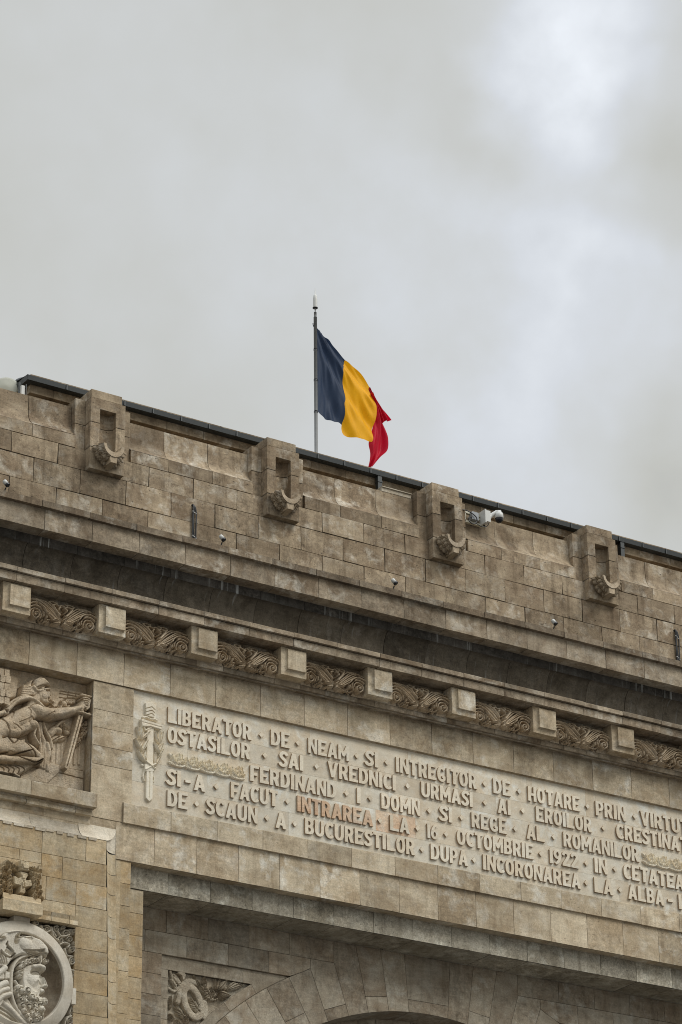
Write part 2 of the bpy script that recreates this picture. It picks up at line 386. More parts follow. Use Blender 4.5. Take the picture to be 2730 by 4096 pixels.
def bracket(x, parent):
    ph_ = random.random(); am = random.uniform(.07, .095)
    m = MB(); xc = x + .342; zc = 25.335; n, k = 110, 56; V = []
    for i in range(k + 1):
        t = i / k; y = .35 - .265 * t
        for j in range(n + 1):
            a = pi + pi * j / n
            r = .262 - .062 * t + .04 * math.sin(pi * t ** .6)
            ca = abs(math.cos(a)); w = min(1, max(0, (1 - t) * 5)) * min(1, max(0, (ca - .14) * 7))
            vv = t * 2.6; tier = int(vv); uu = (math.acos(min(1, ca)) / (pi / 2)) * 2.6 + .5 * (tier % 2); uu += ph_ * .5; fu = 2 * (uu % 1) - 1; fv = vv - tier
            leaf = math.sqrt(max(0, 1 - fu * fu)) ** .8 * (.25 + .75 * fv ** 1.3) - .12 * math.exp(-(fu / .12) ** 2) - .10 * (math.sin(14 * fu + 9 * fv) > .55)
            r += w * (am * leaf - .025 + .012 * math.sin(23 * a + 40 * ph_) * math.sin(31 * t))
            V.append((xc + r * math.cos(a), y, zc + r * 1.12 * math.sin(a)))
    m.mesh(V, [(i * (n + 1) + j, i * (n + 1) + j + 1, (i + 1) * (n + 1) + j + 1, (i + 1) * (n + 1) + j) for i in range(k) for j in range(n)], (.15, .2, .2 + .6 * ph_), 0, True)
    # U-shaped rim and inner channel
    R0, R1 = .203, .147; V = []
    for j in range(25):
        a = pi + pi * j / 24
        for rr, rz, yy in ((R0, R0 * 1.14, .075), (R1, R1 * .92, .085), (R1 * .92, R1 * .6, .36)): V.append((xc + rr * math.cos(a), yy, zc + rz * math.sin(a)))
    m.mesh(V, [(3 * j + q, 3 * j + q + 1, 3 * j + q + 4, 3 * j + q + 3) for j in range(24) for q in (0, 1)], (.4, .42, .4), 0, False)
    for sgn in (-1, 1):
        xa, xb = xc + sgn * .147, xc + sgn * .20
        m.face([(xa, .085, zc), (xb, .085, zc), (xc + sgn * .255, .35, zc), (xa, .36, zc)], (.6, .6, .3))
    # small stone foot below
    m.prism([(xc - .06, 24.995), (xc + .06, 24.995), (xc + .07, 25.11), (xc - .07, 25.11)], .09, .27, (.6, .6, .6))
    m.face([(xc - .06, .09, 24.996), (xc + .06, .09, 24.996), (xc + .05, .36, 24.96), (xc - .05, .36, 24.96)], (.5, .4, .6))
    return m.build('acanthus_bracket', [CARVE, MORT], parent)
for x in PX: bracket(x, pier(x))

# repaired pale stone piece lying on the attic edge
r = MB(); r.box(7.86, 8.52, .685, .95, 26.212, 26.29, (.4, .35, .2)); r.box(7.86, 8.52, .66, .98, 26.292, 26.308, (.3, .3, .3))
r.build('repair_slab', [PALE], ARCH)

# upper wall set back behind the attic
u = MB(); UX0, UX1 = .66, 17.62
for a, e in zip(*(lambda q: (q[:-1], q[1:]))(arange(UX0, UX1, .765, 1.12))): u.box(a + .004, e - .004, .95, 1.2, 26.435, 26.80, tint())
u.box(UX0 + .02, UX1 - .02, 1.02, 9, 26.44, 26.7, m=0); u.box(UX0 + .15, UX1 - .15, 1.12, 9, 25.9, 26.44, m=0)
u.box(UX0, UX0 + .12, .955, 9, 26.436, 26.74, tint())
u.build('upper_wall', [ATTIC, MORT], ARCH)
rf = MB(); GX0, GX1, GY, GZ = .535, 17.75, .80, 26.594
rf.sweep([(1.0, GZ), (GY, GZ), (GY - .012, GZ + .09), (GY + .01, GZ + .10), (4.9, 27.35)], GX0, GX1, caps=0)
rf.face([(GX0, GY, GZ), (GX0, 9.3, GZ), (GX0 - .012, 9.3, GZ + .095), (GX0 - .012, GY - .012, GZ + .095)])
rf.face([(GX0 - .012, GY, GZ + .095), (GX0 - .012, 9.3, GZ + .095), (4, 4.9, 27.35)]); rf.face([(GX0, .82, GZ - .001), (1.2, .82, GZ - .001), (1.2, 9, GZ - .001), (GX0, 9, GZ - .001)])
for k in range(30):
    xx = 1.30 + .581 * k
    if xx < GX1: rf.box(xx - .012, xx + .012, GY - .022, GY, GZ - .008, GZ + .095)
    xs = 1.02 + .581 * k
    if xs < GX1: rf.box(xs - .075, xs + .075, GY + .10, GY + .13, GZ + .08, GZ + .155); rf.box(xs + .06, xs + .075, GY + .1, 4.5, GZ + .07, GZ + .15)
roof = rf.build('roof', METAL, ARCH)
for dx in (7.91, 13.59):
    d = MB(); d.box(dx - .045, dx + .045, .81, .90, 26.15, 26.60); d.box(dx - .055, dx + .055, .80, .91, 26.46, 26.48); d.build('downpipe', METAL, roof)
vv = MB(); vv.lathe([(.25, 0), (.25, .10), (.23, .15), (.13, .21), (0, .24)], (.98, 1.75, 26.93), n=20); vv.build('roof_vent', METAL, roof)

# ------------------------------------------------------------------ cornice
b = MB()
b.joints([(.5, 23.47), (-.50, 23.497), (-.50, 23.612), (-.48, 23.622), (.5, 23.66)], arange(XL - .8, XR + .8, .9, -.62), lambda: (random.gauss(.2, .12), random.gauss(.25, .1), random.random()), gap=.005)
b.joints([(-.14, 23.119), (-.42, 23.119), (-.42, 23.50)], arange(XL - .7, XR + .7, .9, -.525), gap=.005)
b.build('cornice', [CORN, MORT], ARCH)
b = MB()
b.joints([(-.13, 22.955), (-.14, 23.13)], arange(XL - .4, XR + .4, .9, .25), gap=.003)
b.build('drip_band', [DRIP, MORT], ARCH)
cv = []
for i in range(11):
    t = i / 10; cv.append((.02 - .16 * t ** 1.5 - .0, 22.50 + .455 * t ** .9))
cv = [(.06 - .20 * (1 - math.cos(t * pi / 2)), 22.50 + .455 * math.sin(t * pi / 2)) for t in [i / 12 for i in range(13)]]
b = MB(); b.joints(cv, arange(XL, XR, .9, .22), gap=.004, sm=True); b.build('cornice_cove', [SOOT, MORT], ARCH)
b = MB()
b.joints([(.1, 22.413), (-.10, 22.413), (-.10, 22.485), (-.085, 22.50), (.1, 22.51)], arange(XL, XR, .9, .06), gap=.004)
b.joints([(.32, 22.253), (-.05, 22.253), (-.05, 22.395), (-.03, 22.41), (.1, 22.42)], arange(XL, XR, .9, .076), gap=.004)
b.build('cornice_fillet', [CORN, MORT], ARCH)

# ------------------------------------------------------------------ modillion band
b = MB(); b.face([(XL, .325, 21.6), (XR, .325, 21.6), (XR, .325, 22.26), (XL, .325, 22.26)], (.3, .3, .2))
b.joints([(.5, 21.632), (.295, 21.632), (.285, 21.652), (.285, 21.735), (.35, 21.75)], arange(XL, XR, .52, .09), gap=.003)
b.build('modillion_band', [CORN, MORT], ARCH)
def modillion(k):
    m = MB(); x0, x1, z0, z1, y = 1.8 * k - .115, 1.8 * k + .405, 21.728, 22.25, .055
    t = (random.uniform(.2, .9), random.uniform(.3, .6), random.random())
    # body with splayed underside
    m.box(x0, x1, y, .33, z0, z1, t)
    # raised square with a scooped edge
    a0, a1, c0, c1 = 1.8 * k - .005, 1.8 * k + .372, 21.832, 22.205
    m.box(a0, a1, 0., .03, c0, c1, t); n = 6; V = []
    for i in range(n + 1):
        q = i / n; g_ = .062 * (1 - math.sqrt(max(0, 1 - q * q))); yy = .025 + .03 * q
        V += [(a0 - g_, yy, c0 - g_), (a1 + g_ * .4, yy, c0 - g_), (a1 + g_ * .4, yy, c1 + g_ * .4), (a0 - g_, yy, c1 + g_ * .4)]
    m.mesh(V, [(4 * i + j, 4 * i + (j + 1) % 4, 4 * i + 4 + (j + 1) % 4, 4 * i + 4 + j) for i in range(n) for j in range(4)], t, 0, False)
    return m.build('modillion', [FRIEZE, MORT], ARCH, bevel=.006)
for k in range(-2, 13): modillion(k)

# ------------------------------------------------------------------ relief carving tool
class HF:
    def __init__(s, x0, x1, z0, z1, st):
        s.xs = np.arange(x0, x1 + st / 2, st); s.zs = np.arange(z0, z1 + st / 2, st)
        s.X, s.Z = np.meshgrid(s.xs, s.zs); s.h = np.zeros_like(s.X); s.base = None
    def _box(s, pts, pad):
        P = np.array(pts); i0 = np.searchsorted(s.xs, P[:, 0].min() - pad); i1 = np.searchsorted(s.xs, P[:, 0].max() + pad)
        j0 = np.searchsorted(s.zs, P[:, 1].min() - pad); j1 = np.searchsorted(s.zs, P[:, 1].max() + pad)
        return slice(j0, max(j1, j0)), slice(i0, max(i1, i0))
    def val(s, pts, r):
        R = r if isinstance(r, (list, tuple, np.ndarray)) else [r] * len(pts)
        sl = s._box(pts, max(R)); X, Z = s.X[sl], s.Z[sl]; best = np.full(X.shape, 9.)
        if X.size == 0: return sl, best
        if len(pts) == 1: return sl, np.hypot(X - pts[0][0], Z - pts[0][1]) / R[0]
        for (a, ra), (b_, rb) in zip(zip(pts[:-1], R[:-1]), zip(pts[1:], R[1:])):
            dx, dz = b_[0] - a[0], b_[1] - a[1]; l = dx * dx + dz * dz + 1e-12
            t = np.clip(((X - a[0]) * dx + (Z - a[1]) * dz) / l, 0, 1)
            best = np.minimum(best, np.hypot(X - a[0] - t * dx, Z - a[1] - t * dz) / np.maximum(1e-4, ra + (rb - ra) * t))
        return sl, best
    def cap(s, pts, r, H, base=0., p=.5, mode='max'):
        sl, v = s.val(pts, r)
        if v.size == 0: return s
        d = np.clip(1 - v * v, 0, 1) ** p; msk = v < 1; h = s.h[sl]
        if mode == 'max': h[msk] = np.maximum(h[msk], base + H * d[msk])
        elif mode == 'add': h[msk] += H * d[msk]
        elif mode == 'sub': h[msk] -= H * d[msk]
        elif mode == 'over': h[msk] = np.maximum(h[msk], h[msk] * .55 + H * d[msk])
        return s
    def poly(s, pts, H, bev=.02, base=0., mode='max', clipz=None):
        sl = s._box(pts, .02); X, Z = s.X[sl], s.Z[sl]; ins = np.zeros(X.shape, bool); dist = np.full(X.shape, 9.)
        if X.size == 0: return s
        n = len(pts)
        for i in range(n):
            (xa, za), (xb, zb) = pts[i], pts[(i + 1) % n]
            c_ = (za > Z) != (zb > Z)
            with np.errstate(divide='ignore', invalid='ignore'): ins ^= c_ & (X < (xb - xa) * (Z - za) / (zb - za + 1e-12) + xa)
            dx, dz = xb - xa, zb - za; l = dx * dx + dz * dz + 1e-12; t = np.clip(((X - xa) * dx + (Z - za) * dz) / l, 0, 1)
            dist = np.minimum(dist, np.hypot(X - xa - t * dx, Z - za - t * dz))
        d = np.sqrt(np.clip(1 - (1 - np.minimum(1, dist / bev)) ** 2, 0, 1)); h = s.h[sl]
        if mode == 'max': h[ins] = np.maximum(h[ins], base + H * d[ins])
        elif mode == 'sub': h[ins] -= H * d[ins]
        else: h[ins] += H * d[ins]
        return s
    def groove(s, pts, r, D): return s.cap(pts, r * 1.1, D * 1.35, p=.7, mode='sub')
    def leaf(s, a, b_, w, H, base=0., bend=0., rib=True, lob=0):
        a, b_ = np.array(a, float), np.array(b_, float); d = b_ - a; nn = np.array([-d[1], d[0]])
        P = [a + d * t + nn * bend * 4 * t * (1 - t) for t in np.linspace(0, 1, 9)]
        prof = [.25, .6, .85, 1, 1, .9, .7, .42, .12]
        R = [w * q * (1 if not lob else (1 + .28 * math.sin(i * lob))) for i, q in enumerate(prof)]
        s.cap([tuple(p) for p in P], R, H, base, p=.6)
        if rib: s.groove([tuple(p) for p in P[:-1]], w * .16, H * .4)
        if lob:
            for i in range(2, 8):
                for sg in (-1, 1): s.groove([tuple(P[i]), tuple(P[min(8, i + 1)] + sg * nn / (np.linalg.norm(nn) + 1e-9) * w * .9)], w * .1, H * .3)
        return s
    def spiral(s, c, r, turns, a0, w, H, base=0., dir=1, tail=None, mode='max'):
        n = int(turns * 14); P = []; R = []
        for i in range(n + 1):
            t = i / n; rr = r * (1 - t) ** .85 + .002; a = a0 + dir * 2 * pi * turns * t
            P.append((c[0] + rr * math.cos(a), c[1] + rr * math.sin(a))); R.append(w * (1 - .45 * t))
        if tail is not None: P = [tuple(q) for q in tail] + P; R = [w] * len(tail) + R
        s.cap(P, R, H, base, mode=mode); return s
    def rough(s, amp, k=3):
        q = np.random.randn(*s.h.shape)
        for _ in range(k): q = (q + np.roll(q, 1, 0) + np.roll(q, -1, 0) + np.roll(q, 1, 1) + np.roll(q, -1, 1)) / 5
        s.h += q / (q.std() + 1e-9) * amp; return s
    def smooth(s, k=1):
        for _ in range(k):
            q = np.pad(s.h, 1, mode='edge'); s.h = (q[1:-1, 1:-1] * 4 + q[:-2, 1:-1] + q[2:, 1:-1] + q[1:-1, :-2] + q[1:-1, 2:]) / 8
        return s
    def build(s, name, Y, m, parent, mask=None, yoff=None, off=(0, 0, 0), t=(.5, .5, .3)):
        nz, nx = s.h.shape; o = ORG[parent.name]
        y = Y - s.h + (yoff if yoff is not None else 0)
        co = np.stack([s.X - o.x + off[0], y - o.y + off[1], s.Z - o.z + off[2]], -1).reshape(-1, 3)
        idx = np.arange(nz * nx).reshape(nz, nx)
        F = np.stack([idx[:-1, :-1], idx[:-1, 1:], idx[1:, 1:], idx[1:, :-1]], -1).reshape(-1, 4)
        if mask is not None:
            mk = mask[:-1, :-1] | mask[1:, 1:] | mask[:-1, 1:] | mask[1:, :-1]; F = F[mk.reshape(-1)]
            used = np.unique(F); mp = np.zeros(nz * nx, int); mp[used] = np.arange(len(used)); co = co[used]; F = mp[F]
        me = bpy.data.meshes.new(name); me.from_pydata(co.tolist(), [], F.tolist()); me.materials.append(m)
        me.polygons.foreach_set('use_smooth', [False] * len(me.polygons))
        a_ = me.attributes.new('tint', 'FLOAT_COLOR', 'POINT'); a_.data.foreach_set('color', list((*t, 1.)) * len(me.vertices))
        me.update(); return link(name, me, parent)

# ------------------------------------------------------------------ acanthus panels between the modillions
def acanthus(jit):
    rj = random.Random(int(jit * 1000) + 3)
    x0, x1, z0, z1 = 1.8 + .405, 1.8 + 1.685, 21.715, 22.17; xm = (x0 + x1) / 2; hw = (x1 - x0) / 2; hz = z1 - z0
    f = HF(x0, x1, z0, z1, .0065); V = (f.Z - z0) / hz
    base = .15 * np.sqrt(np.clip(1 - ((V - .42) / .60) ** 2, 0, 1)) - .02
    def P(pts): return [(xm + (u + rj.gauss(0, jit)) * hw, z0 + (v + rj.gauss(0, jit)) * hz) for u, v in pts]
    def ridge(pts, w=.018, H=.06, n=5, b0=.0): f.cap([tuple(p) for p in cr(P(pts), n)], w, H, b0)
    for sg in (-1, 1):
        m = lambda pts: [(sg * u, v) for u, v in pts]
        for i in range(6):                       # long blades sweeping down to the middle
            q = i * .098
            ridge(m([(1.0 - q * .5, .84 + q * .26), (.84 - q * .75, .74 + q * .28), (.57 - q * .55, .50 + q * .36), (.30 - q * .36, .25 + q * .30), (.05 + q * .02, .10 + q * .1)]), .0155, .062, 5, .01 * (i % 2))
        for i, rr in enumerate((.31, .235, .165)):   # ribs curling over the scroll
            ridge(m([(.78 + rr * 1.0 * math.cos(a), .24 + rr * 1.5 * math.sin(a)) for a in np.linspace(-.3, 3.6, 11)]), .0135, .065, 3, .02 * (2 - i))
        c_ = P(m([(.78, .23)]))[0]
        f.spiral(c_, .075, 1.6, 2.4 if sg < 0 else .7, .017, .075, .03, dir=-sg); f.cap([c_], .024, .08, .04)
        f.spiral(P(m([(.47, .34)]))[0], .03, 1.1, 0, .012, .06, .05, dir=sg); f.cap(P(m([(.47, .34)])), .012, .06, .05)
        f.spiral(P(m([(.40, .07)]))[0], .036, 1.1, 1., .013, .06, .01, dir=-sg)
        for a, b_ in (((.04, .10), (.30, .03)), ((.1, .2), (.34, .2)), ((.02, .2), (.16, .36))): f.leaf(P(m([a]))[0], P(m([b_]))[0], .028, .06, .03, rib=True)
        ridge(m([(.16, .93), (.26, 1.0), (.36, .92), (.30, .80), (.20, .84)]), .017, .065, 5, .02); ridge(m([(.02, .86), (.1, .78), (.17, .86), (.12, .97)]), .016, .06, 5, .03)
        ridge(m([(.10, .40), (.20, .56), (.28, .74)]), .019, .07, 5, .03); ridge(m([(.04, .52), (.13, .64), (.06, .74)]), .016, .07, 5, .03)
        for i in range(5): f.cap(P(m([(.42 + .13 * i, 1.0 - .03 * i)])), .032, .05)
        for pts, w in (((( .03, .44), (.07, .58)), .026), (((.62, .56), (.54, .40), (.42, .24)), .016), (((.93, .76), (.80, .80), (.72, .74)), .020), (((.56, .16), (.48, .10)), .026), (((.22, .72), (.16, .62)), .020), (((.98, .46), (.99, .30)), .02), (((.62, .02), (.66, .10)), .02)):
            f.cap(P(m(pts)), w, .085, mode='sub', p=.5)
    f.h = np.clip(base + np.where(f.h > .012, f.h, f.h - .035), -.06, .30)
    return f.build('acanthus_panel', .325, CARVE, ARCH, t=(.5, .55, .2))
AC = [acanthus(.003), acanthus(.006), acanthus(.008)]
for i, o in enumerate(AC):
    o.location[0] += 1.8 * (i - 1)
for k in range(-4, 11):
    if k not in (-1, 0, 1): copy_part(AC[k % 3], (1.8 * (k - (k % 3 - 1)), 0, 0), ARCH)

# ------------------------------------------------------------------ frieze and the wall below it
b = MB(); b.course(arange(XL, XR, .9, 2.411), 21.035, 21.66, .47, gap=.005); b.back(XL, XR, 21.05, 21.7, .50)
b.face([(XL, .474, 21.037), (XR, .474, 21.037), (XR, .79, 21.037), (XL, .79, 21.037)], (.4, .4, .2))
b.build('frieze', [FRIEZE, MORT], ARCH)
# strip of plain wall between relief and inscription
zr = [18.60, 19.26, 19.57, 19.905, 20.235, 20.555, 21.035]
zr = [18.60, 19.545, 19.875, 20.205, 20.525, 21.03]
for xa, xb in ((1.853, 2.625), (2 * XC - 2.625, 2 * XC - 1.853)):
    b = MB()
    for z0, z1 in zip(zr[:-1], zr[1:]): b.block(xa, xb, z0, z1, .492, tint(), gap=.004, depth=.16)
    b.back(xa - .01, xb + .004, 18.5, 21.03, .52); b.box(xa - .003, xa + .022, .495, .77, 18.9, 21.03, (.4, .4, .5))
    b.build('wall_strip', [FRIEZE, MORT], ARCH)
IX0, IX1 = 2.622, 2 * XC - 2.622
b = MB(); b.joints([(.6, 18.59), (.45, 18.592), (.45, 18.936), (.46, 18.945), (.62, 18.95)], [2.455] + [3.36 + .899 * k for k in range(14)] + [2 * XC - 2.455], lambda: (random.gauss(.6, .15), random.gauss(.5, .1), random.random()), gap=.004)
b.build('inscription_ledge', [FRIEZE, MORT], ARCH)
b = MB()
b.course([XL, -.15, .75, 1.64, 2.345] + [2.345 + .73 + .8145 * k for k in range(16)] + [16.6, XR], 17.945, 18.60, .50, gap=.004)
b.back(XL, XR, 17.95, 18.62, .525)
b.face([(2.3, .502, 17.948), (16., .502, 17.948), (16., .72, 17.948), (2.3, .72, 17.948)], (.3, .3, .3)); b.joints([(.71, 17.944), (.503, 17.944)], [2.345] + [3.075 + .8145 * k for k in range(15)] + [16.0], gap=.003, caps=0)
b.build('fascia', [FRIEZE, MORT], ARCH)
b = MB(); lx = [2.6] + [3.455 + .8175 * k for k in range(15)] + [15.7]
b.course(lx, 17.563, 17.95, .69, gap=.004, depth=.04); b.back(2.6, 15.7, 17.57, 17.95, .715)
b.joints([(1.45, 17.560), (.695, 17.560)], lx, gap=.003, caps=0); b.face([(2.6, .7, 17.566), (15.7, .7, 17.566), (15.7, 1.5, 17.566), (2.6, 1.5, 17.566)], m=1)
b.build('lintel', [GREY, MORT], ARCH)

# ------------------------------------------------------------------ stepped jambs and the projecting bay on the left (mirrored on the right, out of frame)
def mx(x, s): return x if s > 0 else 2 * XC - x
for sg in (1, -1):
    b = MB()
    def blk(x0, x1, z0, z1, y, t=None, **kw):
        a, e = sorted((mx(x0, sg), mx(x1, sg))); b.block(a, e, z0, z1, y, t or tint(), **kw)
    z = 17.94; rows = [17.945, 17.554, 17.171, 16.782, 16.42, 16.062, 15.709, 15.349] + [15.349 - .358 * k for k in range(1, 43)]
    for z1, z0 in zip(rows[:-1], rows[1:]): blk(2.34, 2.655, z0, z1, .52, depth=.3, gap=.004)
    rows = [17.555, 17.148, 16.765, 16.405, 16.05, 15.689, 15.337] + [15.337 - .356 * k for k in range(1, 43)]
    for z1, z0 in zip(rows[:-1], rows[1:]): blk(2.64, 3.0, z0, z1, .705, depth=.75, gap=.004)
    a, e = sorted((mx(2.2, sg), mx(2.65, sg))); b.box(a, e - .005, .545, .8, 0, 17.94, m=1); a, e = sorted((mx(2.6, sg), mx(2.99, sg))); b.box(a + .01, e - .01, .73, 1.45, 0, 17.55, m=1)
    b.build('stepped_jamb', [OCHRE, MORT], ARCH)
b = MB()
rows = [18.15, 17.732, 17.353, 16.957, 16.6, 16.238, 15.877, 15.52, 15.165] + [15.165 - .358 * k for k in range(1, 42)]
js = {0: [-.7, .1, .902, 1.702, 2.08], 1: [-.7, -.3, .1, .5, .9, 1.283, 2.09], 2: [-.7, 1.0, 1.545, 2.10], 3: [-.7, .2, .9, 1.545, 2.11]}
for i, (z1, z0) in enumerate(zip(rows[:-1], rows[1:])):
    xr = 2.08 + .11 * min(1.2, (18.15 - z1) / 3.05)
    q = list(js.get(i, [1.552, 2.1])); q[-1] = xr
    if i == 1:
        b.course([-.7, .1, .50, .9], 17.545, z1, .31, gap=.004); b.course([.9, 1.283, xr], z0, z1, .31, gap=.004); b.course([-.7, .9], z0, 17.545, .31, gap=.004); continue
    b.course(q, z0, z1, .31, gap=.004, depth=.2)
    if z1 < 14.5: b.course([-.7, .4, 1.552], z0, z1, .31, gap=.004)
b.box(-.7, 1.53, .34, .8, 16.62, 18.1, m=1); b.box(1.56, 2.07, .335, .8, 0, 18.1, m=1)
b.box(1.548, 1.56, .315, .62, 14.5, 16.6, (.3, .3, .2))
b.box(-2.6, -.7, .32, .8, 0, 18.15, (.5, .5, .3))
b.face([(-.7, .62, 14.4), (1.56, .62, 14.4), (1.56, .62, 16.7), (-.7, .62, 16.7)], (.3, .2, .3))
b.box(-.7, 1.552, .32, .62, 14.3, 14.5, (.4, .4, .3))
b.build('bay_wall', [OCHRE, MORT], ARCH)
# pale cavetto along the top of the bay and the ochre one down its right side
b = MB(); q = [(.31 + .19 * (1 - (1 - t) ** 2) ** .0 * t ** 2.2, 18.153 + .30 * t ** .8) for t in []]
cvp = [(.31, 18.06), (.31, 18.10), (.31, 18.155)] + [(.50 - .19 * (1 - t) ** 2.1, 18.155 + .30 * t ** 1.1) for t in [i / 9 for i in range(1, 10)]]
xs = [-2.6, -.15, .742, 1.638]
b.joints(cvp[2:], xs, gap=.004, sm=True)
V = []
for y, zz in cvp[2:]: V += [(1.642, y, zz), (2.08 + (y - .31) * 1.4, y, zz)]
b.mesh(V, [(2 * i, 2 * i + 1, 2 * i + 3, 2 * i + 2) for i in range(len(cvp) - 3)], (.8, .7, .3), 0, True)
V = []
for z_, e in ((18.455, 1), (17.73 + .30, 0)):
    for i in range(10):
        t = i / 9; V.append((2.08 + .265 * t ** 1.1, .31 + .19 * t ** 2.1 if False else .50 - .19 * (1 - t) ** 2.1, (18.155 + .30 * t ** 1.1) if e else 18.02))
b.mesh(V, [(i, i + 1, i + 11, i + 10) for i in range(9)], (.9, .65, .6), 0, True)
for i in range(14):                                        # ragged lead flashing strip under it
    xa = -.6 + .195 * i; w = random.uniform(.10, .19); h_ = random.uniform(.035, .06)
    if xa + w < 2.08: b.box(xa, xa + w, .296, .315, 18.155 - h_, 18.158, (random.uniform(.2, .7), random.uniform(.3, .6), random.random()), 0)
b.build('cove_moulding', [PALE, MORT, GREY], ARCH)
b = MB(); zs = [18.016, 17.655, 17.31, 16.93, 16.57, 16.2, 15.84, 15.48, 15.12] + [15.12 - .358 * k for k in range(1, 41)]
for z1, z0 in zip(zs[:-1], zs[1:]):
    V = []
    for zz in (z1 - .004, z0 + .004):
        k = min(1.2, (18.15 - zz) / 3.05)
        for i in range(10):
            t = i / 9; V.append((2.08 + .11 * k + (.265 - .01 * k) * t ** 1.1, .50 - .19 * (1 - t) ** 2.1 + .0, zz - .02 * (1 - (2 * t - 1) ** 2)))
    b.mesh(V, [(i, i + 1, i + 11, i + 10) for i in range(9)], (random.uniform(.5, .9), random.uniform(.45, .75), random.random()), 0, True)
b.box(2.08, 2.36, .5, .62, 0, 18.05, m=1); b.box(2.33, 2.46, .515, .6, 0, 17.94, (.5, .5, .3))
b.build('cavetto_jamb', [OCHRE, MORT], ARCH)
b = MB(); b.joints([(.5, 18.69), (.30, 18.692), (.30, 18.93), (.31, 18.94), (.77, 18.96)], [-2.6, -.23, .662, 1.558, 1.884], gap=.004)
b.box(1.5, 1.8835, .301, .64, 18.6925, 18.93, (.5, .55, .3))
b.joints([(.52, 18.572), (.41, 18.577), (.40, 18.62), (.43, 18.66), (.43, 18.70)], [-2.6, -.27, .64, 1.54, 1.868], gap=.006)
b.course([-2.6, -.15, 1.0, 1.86], 18.44, 18.578, .496, gap=.003)
b.build('relief_ledge', [FRIEZE, MORT], ARCH)

